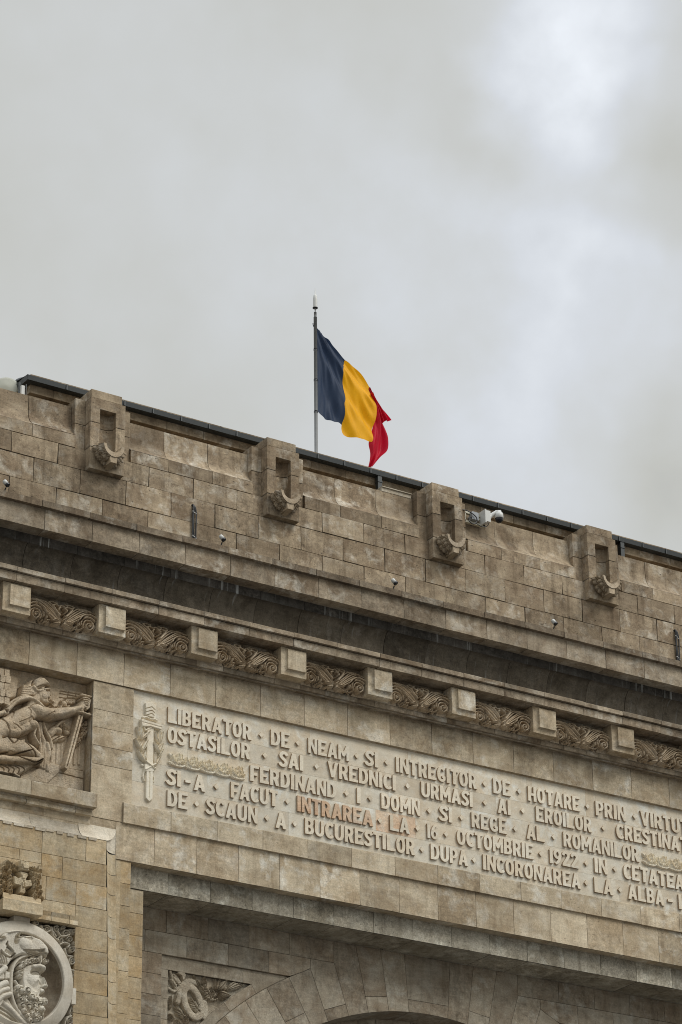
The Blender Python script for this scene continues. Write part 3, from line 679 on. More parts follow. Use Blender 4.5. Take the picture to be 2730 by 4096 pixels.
# ------------------------------------------------------------------ winged figure relief
def winged():
    Yb, Yt = .76, .56
    E = crop(0, 2680, .2551); F = crop(0, 3080, .2551)
    T = lambda *p: E(p, Yt); T2 = lambda *p: F(p, Yt); u = .00107         # one crop pixel in metres
    f = HF(-.42, 1.862, 18.9, 21.03, .007)
    C = lambda pts: [tuple(q) for q in cr(T(*pts), 5)]
    # background masonry, rocks and second wing
    f.poly(T((810, 215), (870, 205), (1000, 225), (1400, 300), (1425, 365), (1300, 395), (1130, 385), (1000, 470), (930, 590), (800, 500), (780, 300)), .028, .03)
    for a in (((1005, 320), (1420, 392)), ((1010, 280), (1410, 350)), ((1000, 380), (1130, 400))): f.groove(T(*a), .008, .018)
    for x in (1145, 1270): f.groove(T((x, 290), (x - 15, 375)), .007, .014)
    f.poly(T((860, 1400), (1010, 1450), (1120, 1480), (1385, 1535)) + T2((1390, 330), (800, 215), (300, 95)), .03, .02)
    f.poly(T((690, 1480), (860, 1400), (1010, 1455), (1005, 1568)) + T2((800, 190), (330, 110), (520, 10)), .05, .03)
    f.groove(T((1120, 1480), (1380, 1532)), .008, .02); f.groove(T2((1010, 0), (1380, 95)), .008, .02)
    for x in (900, 985, 1060, 1180, 1260, 1330): f.cap(T((x, 1120), (x - 12, 1420)), 24 * u, .02)
    # wing at the left edge with rows of feathers
    f.poly(T((-900, -160), (215, 0), (320, 50), (374, 130), (345, 215), (325, 400), (190, 430), (130, 560), (0, 650), (-900, 500)), .062, .05)
    for i, y in reversed(list(enumerate((-20, 85, 195, 305, 415)))):
        for j, x in enumerate((-650, -560, -470, -380, -290, -200, -110, -20, 70)):
            o = (i % 2) * 22 - 10; dy = x * .16; w = 86
            f.poly(T((x + o, y + dy), (x + o + w, y + dy + 14), (x + o + w - 2, y + dy + 118), (x + o + w * .5, y + dy + 126), (x + o - 2, y + dy + 106)), .018 + .012 * random.random(), .006, .095 + .008 * (i % 2))
    # cloth hanging behind
    for pts, r in (([(690, 800), (700, 950), (750, 1100), (720, 1250), (705, 1480)], 38), ([(740, 800), (780, 930), (850, 1050), (870, 1180)], 30), ([(650, 820), (670, 1000), (690, 1200), (680, 1460)], 34),
                   ([(800, 1120), (830, 1250), (790, 1400), (800, 1530)], 42), ([(760, 1200), (760, 1400), (745, 1500)], 34)):
        f.cap(C(pts), r * u, .035, .035)
    f.poly(T((770, 1480), (850, 1390), (870, 1450), (800, 1555), (720, 1520)), .06, .03)
    # legs and skirt
    f.cap(C([(-500, 1150), (-200, 1130), (60, 1170), (300, 1190), (480, 1240), (610, 1330)]), [170 * u] * 12 + [165 * u] * 5 + list(np.linspace(150, 92, 9) * u), .085, .03, p=.6)
    f.cap(C([(-500, 1380), (0, 1370), (200, 1395), (420, 1400), (600, 1410), (660, 1370)]), 70 * u, .06, .05)
    for pts in ([(0, 1330), (200, 1310), (400, 1275), (520, 1250)], [(280, 1330), (360, 1380), (560, 1440), (680, 1390)], [(-300, 1440), (60, 1470), (300, 1500), (520, 1490), (680, 1420)], [(400, 1120), (460, 1180), (540, 1290), (570, 1360)],
                [(-400, 1250), (-100, 1290), (140, 1280)], [(-200, 1520), (80, 1568), (300, 1540), (560, 1470)]):
        f.groove(C(pts), .010, .028)
    f.poly(T((-500, 1430), (100, 1440), (620, 1430), (560, 1500), (420, 1590), (300, 1640), (200, 1680), (-500, 1600)), .075, .05)
    for i in range(7): f.groove(C([(-300 + 90 * i, 1440), (-60 + 80 * i, 1520), (-160 + 90 * i, 1650)]), .009, .02)
    f.cap(T2((-300, -20), (60, 20), (140, 45), (240, 60), (310, 95)), 32 * u, .05, .05); f.groove(T2((140, 40), (230, 70)), .012, .04)
    # skirt tabs
    for P in (((-200, 1000), (10, 1000), (60, 1100), (0, 1230), (-220, 1200)), ((15, 1080), (120, 1040), (185, 1160), (110, 1265)), ((120, 1255), (170, 1195), (260, 1255), (210, 1290)), ((180, 1190), (330, 1090), (400, 1080), (390, 1150), (265, 1255))):
        f.poly(T(*P), .115, .02)
    # torso, twisting
    f.cap(C([(-250, 960), (-60, 930), (120, 880), (330, 760), (520, 640)]), list(np.linspace(185, 175, 10) * u) + list(np.linspace(190, 140, 11) * u), .105, .035, p=.55)
    f.cap(C([(120, 960), (240, 980), (420, 900), (530, 860)]), [80 * u] * 8 + [88 * u] * 8, .105, .04, p=.6)
    f.cap(T((525, 855)), 78 * u, .03, mode='add'); f.cap(T((380, 830)), 80 * u, .012, mode='add'); f.cap(T((250, 900)), 60 * u, .010, mode='add')
    f.poly(T((30, 750), (110, 760), (200, 860), (290, 930), (320, 1050), (215, 1150), (150, 1080), (120, 900)), .012, .06, mode='add')
    for pts in ([(20, 760), (90, 850), (140, 1000), (170, 1100), (225, 1150), (320, 1060)], [(290, 830), (400, 790), (480, 745)], [(190, 850), (280, 900), (320, 950)], [(480, 740), (540, 770), (590, 790)], [(330, 1010), (420, 970), (520, 950)], [(440, 600), (470, 660), (460, 720)], [(290, 560), (220, 680), (170, 760)]):
        f.groove(C(pts), .010, .013)
    # far arm under the chest
    f.cap(C([(580, 900), (560, 1000), (620, 1120), (640, 1150)]), list(np.linspace(62, 40, 16) * u), .06, .03); f.cap(C([(610, 820), (640, 960), (650, 1040)]), 34 * u, .05, .04)
    # rolled cloak over the shoulder
    f.cap(C([(60, 690), (150, 600), (260, 500), (400, 450), (500, 460), (600, 530), (660, 590)]), 34 * u, .065, .09); f.cap(C([(120, 570), (220, 480), (360, 425), (470, 430), (560, 490), (640, 560)]), 24 * u, .05, .085)
    f.cap(T((90, 660)), 52 * u, .045, .10); f.groove(T((85, 655)), 30 * u, .07); f.cap(T((-200, 760), (0, 690), (60, 670)), 40 * u, .05, .09)
    # neck and head
    f.cap(C([(500, 600), (550, 500), (600, 420)]), [110 * u] * 5 + [95 * u] * 6, .09, .035)
    f.poly(T((560, 300), (640, 260), (800, 270), (808, 320), (800, 345), (822, 400), (800, 412), (812, 440), (770, 470), (800, 505), (780, 545), (720, 560), (650, 530), (600, 470), (565, 400)), .13, .065)
    f.poly(T((500, 300), (505, 210), (540, 140), (620, 100), (690, 110), (750, 165), (800, 230), (820, 272), (740, 262), (640, 300), (570, 330)), .15, .075)
    f.poly(T((420, 230), (470, 150), (560, 115), (620, 105), (520, 200), (510, 290), (440, 300)), .11, .05)
    f.groove(C([(570, 275), (680, 245), (815, 268)]), .008, .02); f.cap(C([(640, 300), (720, 265), (815, 275)]), 14 * u, .02, mode='add')
    f.cap(C([(690, 310), (760, 290), (812, 300)]), 14 * u, .015, mode='add'); f.groove(T((725, 330), (785, 328)), 18 * u, .03); f.cap(T((745, 333)), 9 * u, .014, mode='add')
    f.cap(T((795, 320), (815, 392)), 16 * u, .02, mode='add'); f.cap(T((690, 420)), 50 * u, .02, mode='add')
    f.groove(C([(770, 470), (800, 480), (826, 515)]), 20 * u, .06); f.cap(T((765, 440), (815, 452)), 13 * u, .02, mode='add'); f.cap(T((770, 530)), 26 * u, .02, mode='add')
    for i in range(6): f.cap(C([(370 - 6 * i, 250 + 30 * i), (460, 255 + 26 * i), (540, 300 + 16 * i), (600, 330)]), 22 * u, .045, .075)
    f.cap(C([(520, 270), (570, 330), (640, 330), (660, 300)]), 26 * u, .045, .10); f.cap(T((510, 355)), 42 * u, .05, .08)
    for i in range(5): f.cap(C([(800 + 12 * i, 460 - 8 * i), (860 + 12 * i, 500 - 2 * i), (930 - 14 * i, 580 + 8 * i)]), 10 * u, .04, .03)
    for i in range(6): f.cap(T((790 + 28 * i, 570 + random.uniform(-25, 15))), 20 * u, .05, .04)
    # right arm reaching for the hilt, hand closed on it
    f.cap(C([(545, 610), (660, 650), (800, 680)]), [118 * u] * 3 + list(np.linspace(118, 92, 8) * u), .115, .05, p=.55)
    f.cap(C([(800, 680), (960, 665), (1120, 640), (1255, 600)]), list(np.linspace(96, 90, 6) * u) + list(np.linspace(88, 48, 10) * u), .11, .05, p=.55)
    f.groove(C([(600, 760), (720, 730), (830, 670)]), .010, .016); f.groove(C([(460, 600), (500, 560), (560, 545)]), .010, .015); f.cap(C([(850, 720), (980, 700), (1120, 650)]), 30 * u, .012, mode='add')
    f.poly(T((1205, 590), (1255, 500), (1310, 445), (1350, 470), (1385, 560), (1330, 640), (1260, 645)), .13, .045)
    for i in range(4): f.cap(C([(1290 + 14 * i, 450 + 34 * i), (1350 + 6 * i, 455 + 36 * i), (1392 - 6 * i, 490 + 38 * i), (1380 - 12 * i, 530 + 32 * i)]), 17 * u, .035, .115)
    f.cap(C([(1270, 640), (1300, 580), (1350, 600)]), 19 * u, .03, .11)
    # sword
    f.poly(T((1240, 680), (1330, 705), (1115, 1500), (1068, 1568), (1012, 1520)), .095, .012); f.groove(T((1285, 700), (1065, 1500)), .006, .01)
    f.cap(T((1195, 655), (1280, 665), (1380, 705), (1430, 715)), 26 * u, .06, .07); f.cap(T((1400, 690)), 30 * u, .05, .07); f.cap(T((1285, 395), (1420, 430)), 27 * u, .05, .08); f.cap(T((1340, 430), (1300, 660)), 32 * u, .05, .06)
    # garland and small heads behind the blade
    for i in range(70):
        t = random.random(); px = 1370 - 190 * max(0, t - .45) * 1.6 + random.uniform(-45, 45); py = 740 + 420 * t
        f.cap(T((px, py), (px + random.uniform(-25, 25), py + random.uniform(10, 40))), random.uniform(8, 17) * u, .045, .02 + random.uniform(0, .02))
    for i in range(40):
        px, py = random.uniform(1010, 1250), random.uniform(420, 580)
        f.cap(T((px, py), (px + random.uniform(-20, 20), py + random.uniform(10, 35))), random.uniform(9, 17) * u, .04, .015)
    f.cap(T((1070, 485)), 48 * u, .05, .02); f.cap(T((1050, 820), (1080, 880), (1120, 940)), 52 * u, .045, .02)
    for i in range(6): f.groove(T((1030 + 22 * i, 800 + 10 * i), (1050 + 22 * i, 890 + 10 * i)), .006, .03)
    f.cap(C([(850, 960), (930, 890), (990, 910)]), 60 * u, .055, .02); f.cap(C([(930, 860), (1000, 790), (1050, 780)]), 26 * u, .05, .03); f.leaf(T((870, 1080))[0], T((1010, 990))[0], 50 * u, .06); f.leaf(T((970, 1060))[0], T((1110, 1000))[0], 50 * u, .065)
    f.poly(T((1210, 1130), (1330, 1030), (1355, 1090), (1290, 1160), (1215, 1200)), .05, .02); f.groove(T((1240, 1150), (1350, 1070)), .006, .02)
    f.h = f.h * 1.25 + .075 / (1 + np.exp(-(f.h - .085) / .006)); f.rough(.0014, 2)
    return f.build('winged_figure_relief', Yb, CARVE, ARCH, t=(.55, .55, .4))
winged()

# ------------------------------------------------------------------ inscription panel
b = MB(); random.seed(21)
RX0, RX1 = 5.87, 7.52
for i, (z0, z1) in enumerate(((18.94, 19.395), (19.395, 19.785), (19.785, 20.165), (20.165, 20.52), (20.52, 21.04))):
    xs = [IX0] + sorted(random.uniform(IX0 + .5, IX1 - .5) for _ in range(7)) + [IX1]
    if i == 1: xs = [IX0, 4.1, RX0, RX1, 8.36, 9.9, 11.3, 13.2, IX1]
    for a, e in zip(xs[:-1], xs[1:]):
        if e - a > .02: b.block(a, e, z0, z1, .538, (random.gauss(.6, .22), random.gauss(.52, .07), random.random()), gap=.0014, depth=.03, jit=.0005, m=2 if (i == 1 and a == RX1) else 0)
b.back(IX0, IX1, 18.9, 21.04, .55, m=0)
panel = b.build('inscription_panel', [MARBLE, MORT, REDM], ARCH)

def arc(cx, cy, rx, ry, a0, a1, n=10, e=2.):
    R = []
    for i in range(n + 1):
        a = math.radians(a0 + (a1 - a0) * i / n); c_, s_ = math.cos(a), math.sin(a)
        R.append((cx + rx * math.copysign(abs(c_) ** (2 / e), c_), cy + ry * math.copysign(abs(s_) ** (2 / e), s_)))
    return R
def stroke(pts, w, n=7):
    C_ = cr(pts, n) if n else [np.array(p, float) for p in pts]; L_, R_ = [], []
    for i, p in enumerate(C_):
        d = C_[min(i + 1, len(C_) - 1)] - C_[max(i - 1, 0)]; d = d / (np.linalg.norm(d) + 1e-9); nn = np.array([-d[1], d[0]]) * w / 2
        L_.append(tuple(p + nn)); R_.append(tuple(p - nn))
    return L_ + R_[::-1]
GL = {}
GL['I'] = (.21, [[(0, 0), (.21, 0), (.21, 1), (0, 1)]])
GL['L'] = (.58, [[(0, 0), (.58, 0), (.58, .15), (.21, .15), (.21, 1), (0, 1)]])
GL['E'] = (.58, [[(0, 0), (.58, 0), (.58, .16), (.21, .16), (.21, .42), (.45, .42), (.45, .57), (.21, .57), (.21, .85), (.56, .85), (.56, 1), (0, 1)]])
GL['F'] = (.54, [[(0, 0), (.21, 0), (.21, .38), (.44, .38), (.44, .53), (.21, .53), (.21, .85), (.54, .85), (.54, 1), (0, 1)]])
GL['H'] = (.62, [[(0, 0), (.2, 0), (.2, .38), (.42, .38), (.42, 0), (.62, 0), (.62, 1), (.42, 1), (.42, .54), (.2, .54), (.2, 1), (0, 1)]])
GL['N'] = (.60, [[(0, 0), (.17, 0), (.17, .60), (.43, 0), (.60, 0), (.60, 1), (.43, 1), (.43, .40), (.19, 1), (0, 1)]])
GL['M'] = (.74, [[(0, 0), (.18, 0), (.18, .55), (.30, .26), (.44, .26), (.56, .55), (.56, 0), (.74, 0), (.74, 1), (.56, 1), (.37, .56), (.18, 1), (0, 1)]])
GL['A'] = (.66, [[(0, 0), (.2, 0), (.25, .2), (.41, .2), (.46, 0), (.66, 0), (.43, 1), (.23, 1)], [(.28, .35), (.38, .35), (.33, .66)]])
GL['V'] = (.66, [[(.23, 0), (.43, 0), (.66, 1), (.46, 1), (.33, .36), (.2, 1), (0, 1)]])
GL['T'] = (.56, [[(.18, 0), (.39, 0), (.39, .84), (.56, .84), (.56, 1), (0, 1), (0, .84), (.18, .84)]])
GL['O'] = (.60, [arc(.3, .5, .3, .51, 0, 360, 30, 2.3)[:-1], arc(.3, .5, .105, .33, 0, 360, 24, 2.3)[:-1]])
GL['D'] = (.60, [[(0, 0), (.25, 0)] + arc(.25, .5, .35, .5, -90, 90, 14, 2.2) + [(0, 1)], [(.2, .16), (.24, .16)] + arc(.24, .5, .16, .34, -90, 90, 10, 2.2) + [(.2, .84)]])
GL['C'] = (.56, [arc(.32, .5, .32, .51, 42, 318, 24, 2.2) + arc(.33, .5, .13, .34, 318, 42, 18, 2.2)])
GL['G'] = (.60, [arc(.32, .5, .32, .51, 42, 310, 24, 2.2) + [(.58, .15), (.58, .38), (.35, .38), (.35, .26), (.41, .26), (.41, .2)] + arc(.33, .5, .13, .34, 300, 42, 18, 2.2)])
GL['U'] = (.60, [[(0, 1), (0, .32)] + arc(.3, .32, .3, .33, 180, 360, 14) + [(.60, 1), (.41, 1), (.41, .32)] + arc(.3, .32, .105, .17, 360, 180, 10) + [(.2, 1)]])
GL['P'] = (.56, [[(0, 0), (.2, 0), (.2, .34), (.27, .34)] + arc(.27, .67, .29, .33, -90, 90, 12) + [(0, 1)], [(.2, .49), (.25, .49)] + arc(.25, .67, .12, .18, -90, 90, 8) + [(.2, .85)]])
GL['R'] = (.60, [[(0, 0), (.2, 0), (.2, .38), (.24, .38), (.38, 0), (.60, 0), (.44, .42)] + arc(.27, .69, .30, .31, -52, 90, 12) + [(0, 1)], [(.2, .53), (.25, .53)] + arc(.25, .69, .13, .16, -90, 90, 8) + [(.2, .85)]])
GL['B'] = (.58, [[(0, 0), (.28, 0)] + arc(.28, .28, .30, .28, -90, 50, 9) + arc(.26, .74, .28, .26, -40, 90, 9) + [(0, 1)], [(.2, .15), (.26, .15)] + arc(.26, .29, .12, .14, -90, 90, 7) + [(.2, .43)], [(.2, .58), (.25, .58)] + arc(.25, .715, .11, .135, -90, 90, 7) + [(.2, .85)]])
GL['S'] = (.52, [stroke([(.50, .76), (.40, .90), (.22, .90), (.10, .75), (.18, .58), (.36, .43), (.43, .25), (.32, .10), (.14, .10), (.02, .24)], .19)])
GL['1'] = (.24, [[(.03, 0), (.24, 0), (.24, 1), (.08, 1), (0, .9), (.03, .86)]])
GL['2'] = (.58, [stroke([(.06, .72), (.16, .90), (.36, .90), (.46, .74), (.38, .54), (.18, .24)], .18) , [(0, 0), (.58, 0), (.58, .16), (.25, .16), (.24, .19), (.10, .30), (.0, .12)]])
GL['6'] = (.58, [arc(.29, .31, .29, .32, 0, 360, 26)[:-1], arc(.29, .31, .10, .16, 0, 360, 18)[:-1], [(.005, .42), (.06, .66), (.22, .92), (.42, 1.02), (.50, .90), (.34, .80), (.24, .62), (.16, .585), (.07, .53)]])
GL['9'] = (.58, [[(.58 - x, 1 - z) for x, z in q] for q in GL['6'][1]])
GL['-'] = (.32, [[(0, .36), (.32, .36), (.32, .52), (0, .52)]])
GL['*'] = (.28, [[(.14, .30), (.28, .50), (.14, .70), (0, .50)]])
c2 = lambda x: 500 + .5102 * x
c3 = lambda x: 1200 + .5102 * x
c4 = lambda x: 1930 + .5102 * x
LINES = [
 (20.57, [('LIBERATOR', c2(340), c2(995)), ('*', c2(1072)), ('DE', c2(1147), c2(1297)), ('*', c2(1360)), ('NEAM', c2(1440), c3(388)), ('*', c3(450)), ('SI', c3(515), c3(617)), ('*', c3(685)), ('INTREGITOR', c3(757), c3(1392)),
          ('*', c3(1453)), ('DE', c3(1520), c4(225)), ('*', c4(292)), ('HOTARE', c4(362), c4(770)), ('*', c4(828)), ('PRIN', c4(893), c4(1130)), ('*', c4(1200)), ('VIRTUTEA', c4(1245), c4(1760))]),
 (20.205, [('OSTASILOR', c2(337), c2(985)), ('*', c2(1100)), ('SAI', c2(1213), c2(1400)), ('*', c2(1505)), ('VREDNICI', c3(222), c3(755)), ('*', c3(848)), ('URMASI', c3(955), c3(1358)), ('*', c3(1455)), ('AI', c4(125), c4(225)), ('*', c4(322)),
           ('EROILOR', c4(425), c4(862)), ('*', c4(955)), ('CRESTINATATII', c4(1055), c4(1810))]),
 (19.822, [('FERDINAND', c2(985), c3(288)), ('*', c3(368)), ('I', c3(451), c3(478)), ('*', c3(555)), ('DOMN', c3(642), c3(945)), ('*', c3(1017)), ('SI', c3(1097), c3(1197)), ('*', c3(1270)), ('REGE', c3(1350), c4(195)), ('*', c4(262)),
           ('AL', c4(350), c4(492)), ('*', c4(565)), ('ROMANILOR', c4(640), c4(1235))]),
 (19.443, [('SI', c2(330), c2(440)), ('-', c2(475), c2(518)), ('A', c2(545), c2(632)), ('*', c2(720)), ('FACUT', c2(833), c2(1200)), ('*', c2(1277)), ('INTRAREA', c2(1355), c3(575)), ('*', c3(630)), ('LA', c3(710), c3(862)), ('*', c3(925)),
           ('16', c3(1000), c3(1088)), ('*', c3(1150)), ('OCTOMBRIE', c3(1235), c4(405)), ('*', c4(463)), ('1922', c4(530), c4(760)), ('*', c4(820)), ('IN', c4(885), c4(985)), ('*', c4(1045)), ('CETATEA', c4(1112), c4(1585))]),
 (19.06, [('DE', c2(335), c2(495)), ('*', c2(565)), ('SCAUN', c2(640), c2(1042)), ('*', c2(1117)), ('A', c2(1185), c2(1268)), ('*', c2(1335)), ('BUCURESTILOR', c2(1415), c3(905)), ('*', c3(962)), ('DUPA', c3(1030), c3(1320)), ('*', c3(1370)),
          ('INCORONAREA', c3(1440), c4(775)), ('*', c4(820)), ('LA', c4(883), c4(1030)), ('*', c4(1085)), ('ALBA', c4(1148), c4(1430)), ('-', c4(1460), c4(1500)), ('IULIA', c4(1545), c4(1830))])]
DG = None
def curve_mesh(loops_sets, ext, bev):
    """filled outlines (x,z lists) -> list of (verts, faces); each set is one solid"""
    cu = bpy.data.curves.new('outline', 'CURVE'); cu.dimensions = '2D'; cu.fill_mode = 'BOTH'; cu.extrude = ext; cu.bevel_depth = bev; cu.bevel_resolution = 0
    for loop in loops_sets:
        sp = cu.splines.new('POLY'); sp.points.add(len(loop) - 1)
        for p, (x, z) in zip(sp.points, loop): p.co = (x, z, 0, 1)
        sp.use_cyclic_u = True
    ob = bpy.data.objects.new('outline', cu); COL.objects.link(ob)
    dg = bpy.context.evaluated_depsgraph_get(); dg.update(); me = bpy.data.meshes.new_from_object(ob.evaluated_get(dg))
    V = [tuple(v.co) for v in me.vertices]; F = [tuple(p.vertices) for p in me.polygons]
    bpy.data.objects.remove(ob); bpy.data.curves.remove(cu); bpy.data.meshes.remove(me)
    return V, F
CAPH, YF = .283, .500
def letters(name, Ls, mt=None):
    b = MB()
    for loops, dy in Ls:
        if not loops: continue
        V, F = curve_mesh(loops, .025, .0025)
        b.mesh([(x, YF + .028 + dy - z_, y) for x, y, z_ in V], F, (random.gauss(.6, .15), random.gauss(.55, .05), random.random()), 0, False)
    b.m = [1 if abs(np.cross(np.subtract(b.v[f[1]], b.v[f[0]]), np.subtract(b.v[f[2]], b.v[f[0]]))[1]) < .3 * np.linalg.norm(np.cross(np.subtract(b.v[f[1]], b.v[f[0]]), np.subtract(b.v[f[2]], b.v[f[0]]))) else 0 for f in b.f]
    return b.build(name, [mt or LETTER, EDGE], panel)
for zb, words in LINES:
    for wd_ in words:
        if wd_[0] == '*':
            x = xat(wd_[1], YF, zb + .14); r = .052
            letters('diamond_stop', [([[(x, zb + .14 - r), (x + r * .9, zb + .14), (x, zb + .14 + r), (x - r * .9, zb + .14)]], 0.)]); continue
        txt, xa, xb = wd_[0], xat(wd_[1], YF, zb + .1), xat(wd_[2], YF, zb + .1); Lp, Lp2 = [], []
        gap = .072; tot = sum(GL[ch][0] for ch in txt) + gap * (len(txt) - 1); k = (xb - xa) / tot; x = xa
        for ch in txt:
            for i, loop in enumerate(GL[ch][1]):
                dst = Lp2 if (ch in '69' and i == 2) or (ch == '2' and i == 1) else Lp
                dst.append([(x + px * k, zb + pz * CAPH) for px, pz in loop])
            x += (GL[ch][0] + gap) * k
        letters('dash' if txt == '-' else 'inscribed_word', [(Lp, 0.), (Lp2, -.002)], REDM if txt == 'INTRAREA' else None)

# carved sword with laurel, and the two festoons of oak leaves
def sword():
    f = HF(2.66, 3.26, 19.02, 20.88, .0055); A = crop(280, 2680, .2551); L = crop(480, 3000, .2551); Yt = .505; u = .0011
    T = lambda *p: A(p, Yt); T2 = lambda *p: L(p, Yt)
    bl = [(2.895, 20.44), (3.028, 20.44), (3.028, 19.115), (2.96, 19.06), (2.893, 19.115)]
    f.poly([(2.90, 20.45), (3.02, 20.45), (3.022, 19.7), (2.90, 19.7)], .035, .012); f.poly(bl, .045, .010); f.groove([(2.96, 19.7), (2.96, 19.14)], .012, .012)
    f.poly(T((1175, 520), (1280, 495), (1355, 560), (1325, 760), (1250, 740), (1185, 715)), .05, .015)
    for q in (600, 655, 705): f.groove(T((1185, q + 8), (1280, q - 18), (1335, q + 32)), .006, .025)
    f.cap(T((1150, 745), (1200, 738), (1270, 775), (1330, 775), (1365, 790)), 19 * u, .05); f.cap(T((1160, 748)), 24 * u, .05); f.cap(T((1352, 786)), 24 * u, .05)
    f.poly(T((1100, 785), (1130, 775), (1450, 878), (1425, 955), (1260, 905), (1115, 895)), .075, .012); f.groove(T((1125, 830), (1430, 915)), .012, .008)
    leaves = [((1125, 1100), (1110, 890), 38), ((1110, 1090), (1045, 890), 30), ((1130, 1085), (1255, 965), 34), ((1130, 1270), (1050, 1080), 40), ((1130, 1270), (1215, 1105), 38), ((1110, 1270), (1012, 1080), 26), ((1150, 1430), (1058, 1260), 38), ((1160, 1430), (1185, 1265), 38),
              ((1390, 1150), (1320, 960), 34), ((1400, 1150), (1400, 950), 34), ((1410, 1160), (1455, 970), 26), ((1400, 1310), (1310, 1130), 38), ((1400, 1300), (1465, 1150), 30), ((1340, 1490), (1340, 1290), 36), ((1350, 1500), (1430, 1340), 30), ((1390, 1370), (1470, 1240), 24)]
    for a, e, w in leaves: f.leaf(T(a)[0], T(e)[0], w * u * .82, .055, .012 + .012 * (w % 3))
    f.cap(T((1160, 900), (1180, 950), (1280, 905)), 14 * u, .03, .03)
    f.cap(T((1170, 1430), (1330, 1560)), 14 * u, .03, .045); f.cap(T((1330, 1480), (1180, 1568)), 14 * u, .03, .045); f.poly(T((1165, 1470), (1320, 1470), (1325, 1600), (1165, 1600)), .05, .012)
    f.groove(T((1170, 1440), (1330, 1560)), .006, .02)
    f.cap(T((1140, 1495)), 26 * u, .045); f.cap(T((1335, 1540)), 24 * u, .045); f.cap(T2((385, 340), (362, 420), (385, 480)), 14 * u, .035); f.cap(T2((535, 420), (545, 470), (530, 500)), 14 * u, .035)
    msk = f.h > .004
    return f.build('sword_relief', .5385, MARBLE, panel, mask=msk, t=(.9, .7, .3))
sword()
def festoon(xa, xb):
    f = HF(xa - .03, xb + .03, 19.76, 20.10, .006); zc = 19.80
    n = max(3, int(round((xb - xa) / .29))); w = (xb - xa) / n
    for i in range(n):
        x = xa + w * i
        f.poly([(x, zc + .03), (x + w * .5, zc), (x + w, zc + .02), (x + w * .95, zc + .12), (x + w * .75, zc + .19), (x + w * .3, zc + .18), (x + .01, zc + .1)], .022, .02)
        for k in range(7):
            a = math.radians(160 - 24 * k); l = .17 + .03 * math.sin(2.1 * k)
            p0 = (x + w * .55 + .02 * math.cos(a), zc + .045); p1 = (p0[0] + math.cos(a) * l * .8, p0[1] + .02 + abs(math.sin(a)) * l)
            f.leaf(p0, p1, .034, .05, .012 + .016 * (k % 2), bend=.14 * (1 if k < 3 else -1), lob=2)
        for k in range(3): f.cap([tuple(q) for q in cr([(x + .01, zc + .07 - .022 * k), (x + w * .4, zc + .03 - .012 * k), (x + w * .8, zc + .025 - .01 * k), (x + w, zc + .05 - .01 * k)], 5)], .010, .05)
        f.cap([(x + w * .97, zc + .10)], .03, .05); f.cap([(x + w * .97, zc + .10)], .016, .05, mode='sub'); f.cap([(x + w * 1.0, zc + .16)], .022, .06, mode='sub')
    f.cap([(xa, zc + .20), (xa + .06, zc + .13)], .024, .05); f.cap([(xa - .01, zc + .055), (xa + .1, zc + .05)], .02, .045)
    msk = f.h > .006; f.rough(.0015, 1)
    return f.build('oak_festoon', .5385, MARBLE, panel, mask=msk, t=(.9, .85, .3))
festoon(3.34, 4.82); festoon(13.43, 14.9)

# ------------------------------------------------------------------ the recessed arch wall
b = MB(); YB = 1.42; ZC = 11.26; RI, RE = 5.265, 6.215
def pol(R, a): return (XC + R * math.cos(math.radians(a)), ZC + R * math.sin(math.radians(a)))
def intr(x): return ZC + math.sqrt(max(0, RI ** 2 - (x - XC) ** 2))
J = [((8.651, 17.56), (8.727, 16.51)), ((8.145, 17.56), (8.306, 16.457)), ((7.63, 17.56), (7.881, 16.37))]
def arcpts(R, a0, a1, n=6): return [pol(R, a0 + (a1 - a0) * i / n) for i in range(n + 1)]
def ang(p): return math.degrees(math.atan2(p[1] - ZC, p[0] - XC))
polys = []
def vous(o1, o2, i1, i2, outer=None, split=None):
    """stone between two joints; optional cross joint at fraction split from the intrados"""
    o1, o2, i1, i2 = [np.array(q, float) for q in (o1, o2, i1, i2)]
    low = arcpts(RI, ang(i1), ang(i2), 5)
    top = [tuple(o2)] + (outer or []) + [tuple(o1)]
    if split is None: polys.append(low + top)
    else:
        m1, m2 = i1 + (o1 - i1) * split, i2 + (o2 - i2) * split
        polys.append(low + [tuple(m2), tuple(m1)]); polys.append([tuple(m1), tuple(m2)] + top)
key = [polys]
i0 = (2 * XC - J[0][1][0], J[0][1][1])
A3 = (7.178, 17.165); I3 = (7.472, 16.255); A4, I4 = (6.692, 16.987), pol(RI, 113.4)
vous(J[1][0], J[0][0], J[1][1], J[0][1]); vous(J[2][0], J[1][0], J[2][1], J[1][1], split=.24)
vous(A3, J[2][0], I3, J[2][1], outer=[(7.178, 17.56)])
vous(A4, A3, I4, I3, outer=[(6.692, 17.165)], split=.22)
prev_o, prev_i = A4, I4
for k in range(24):
    a = 117.65 + 4.75 * k
    if a > 182: break
    o, i = pol(RE, a), pol(RI, a - .25)
    vous(o, prev_o, i, prev_i, outer=arcpts(RE, ang(prev_o), a, 4)[1:-1] if True else None, split=(.3 if k % 2 else None)); prev_o, prev_i = o, i
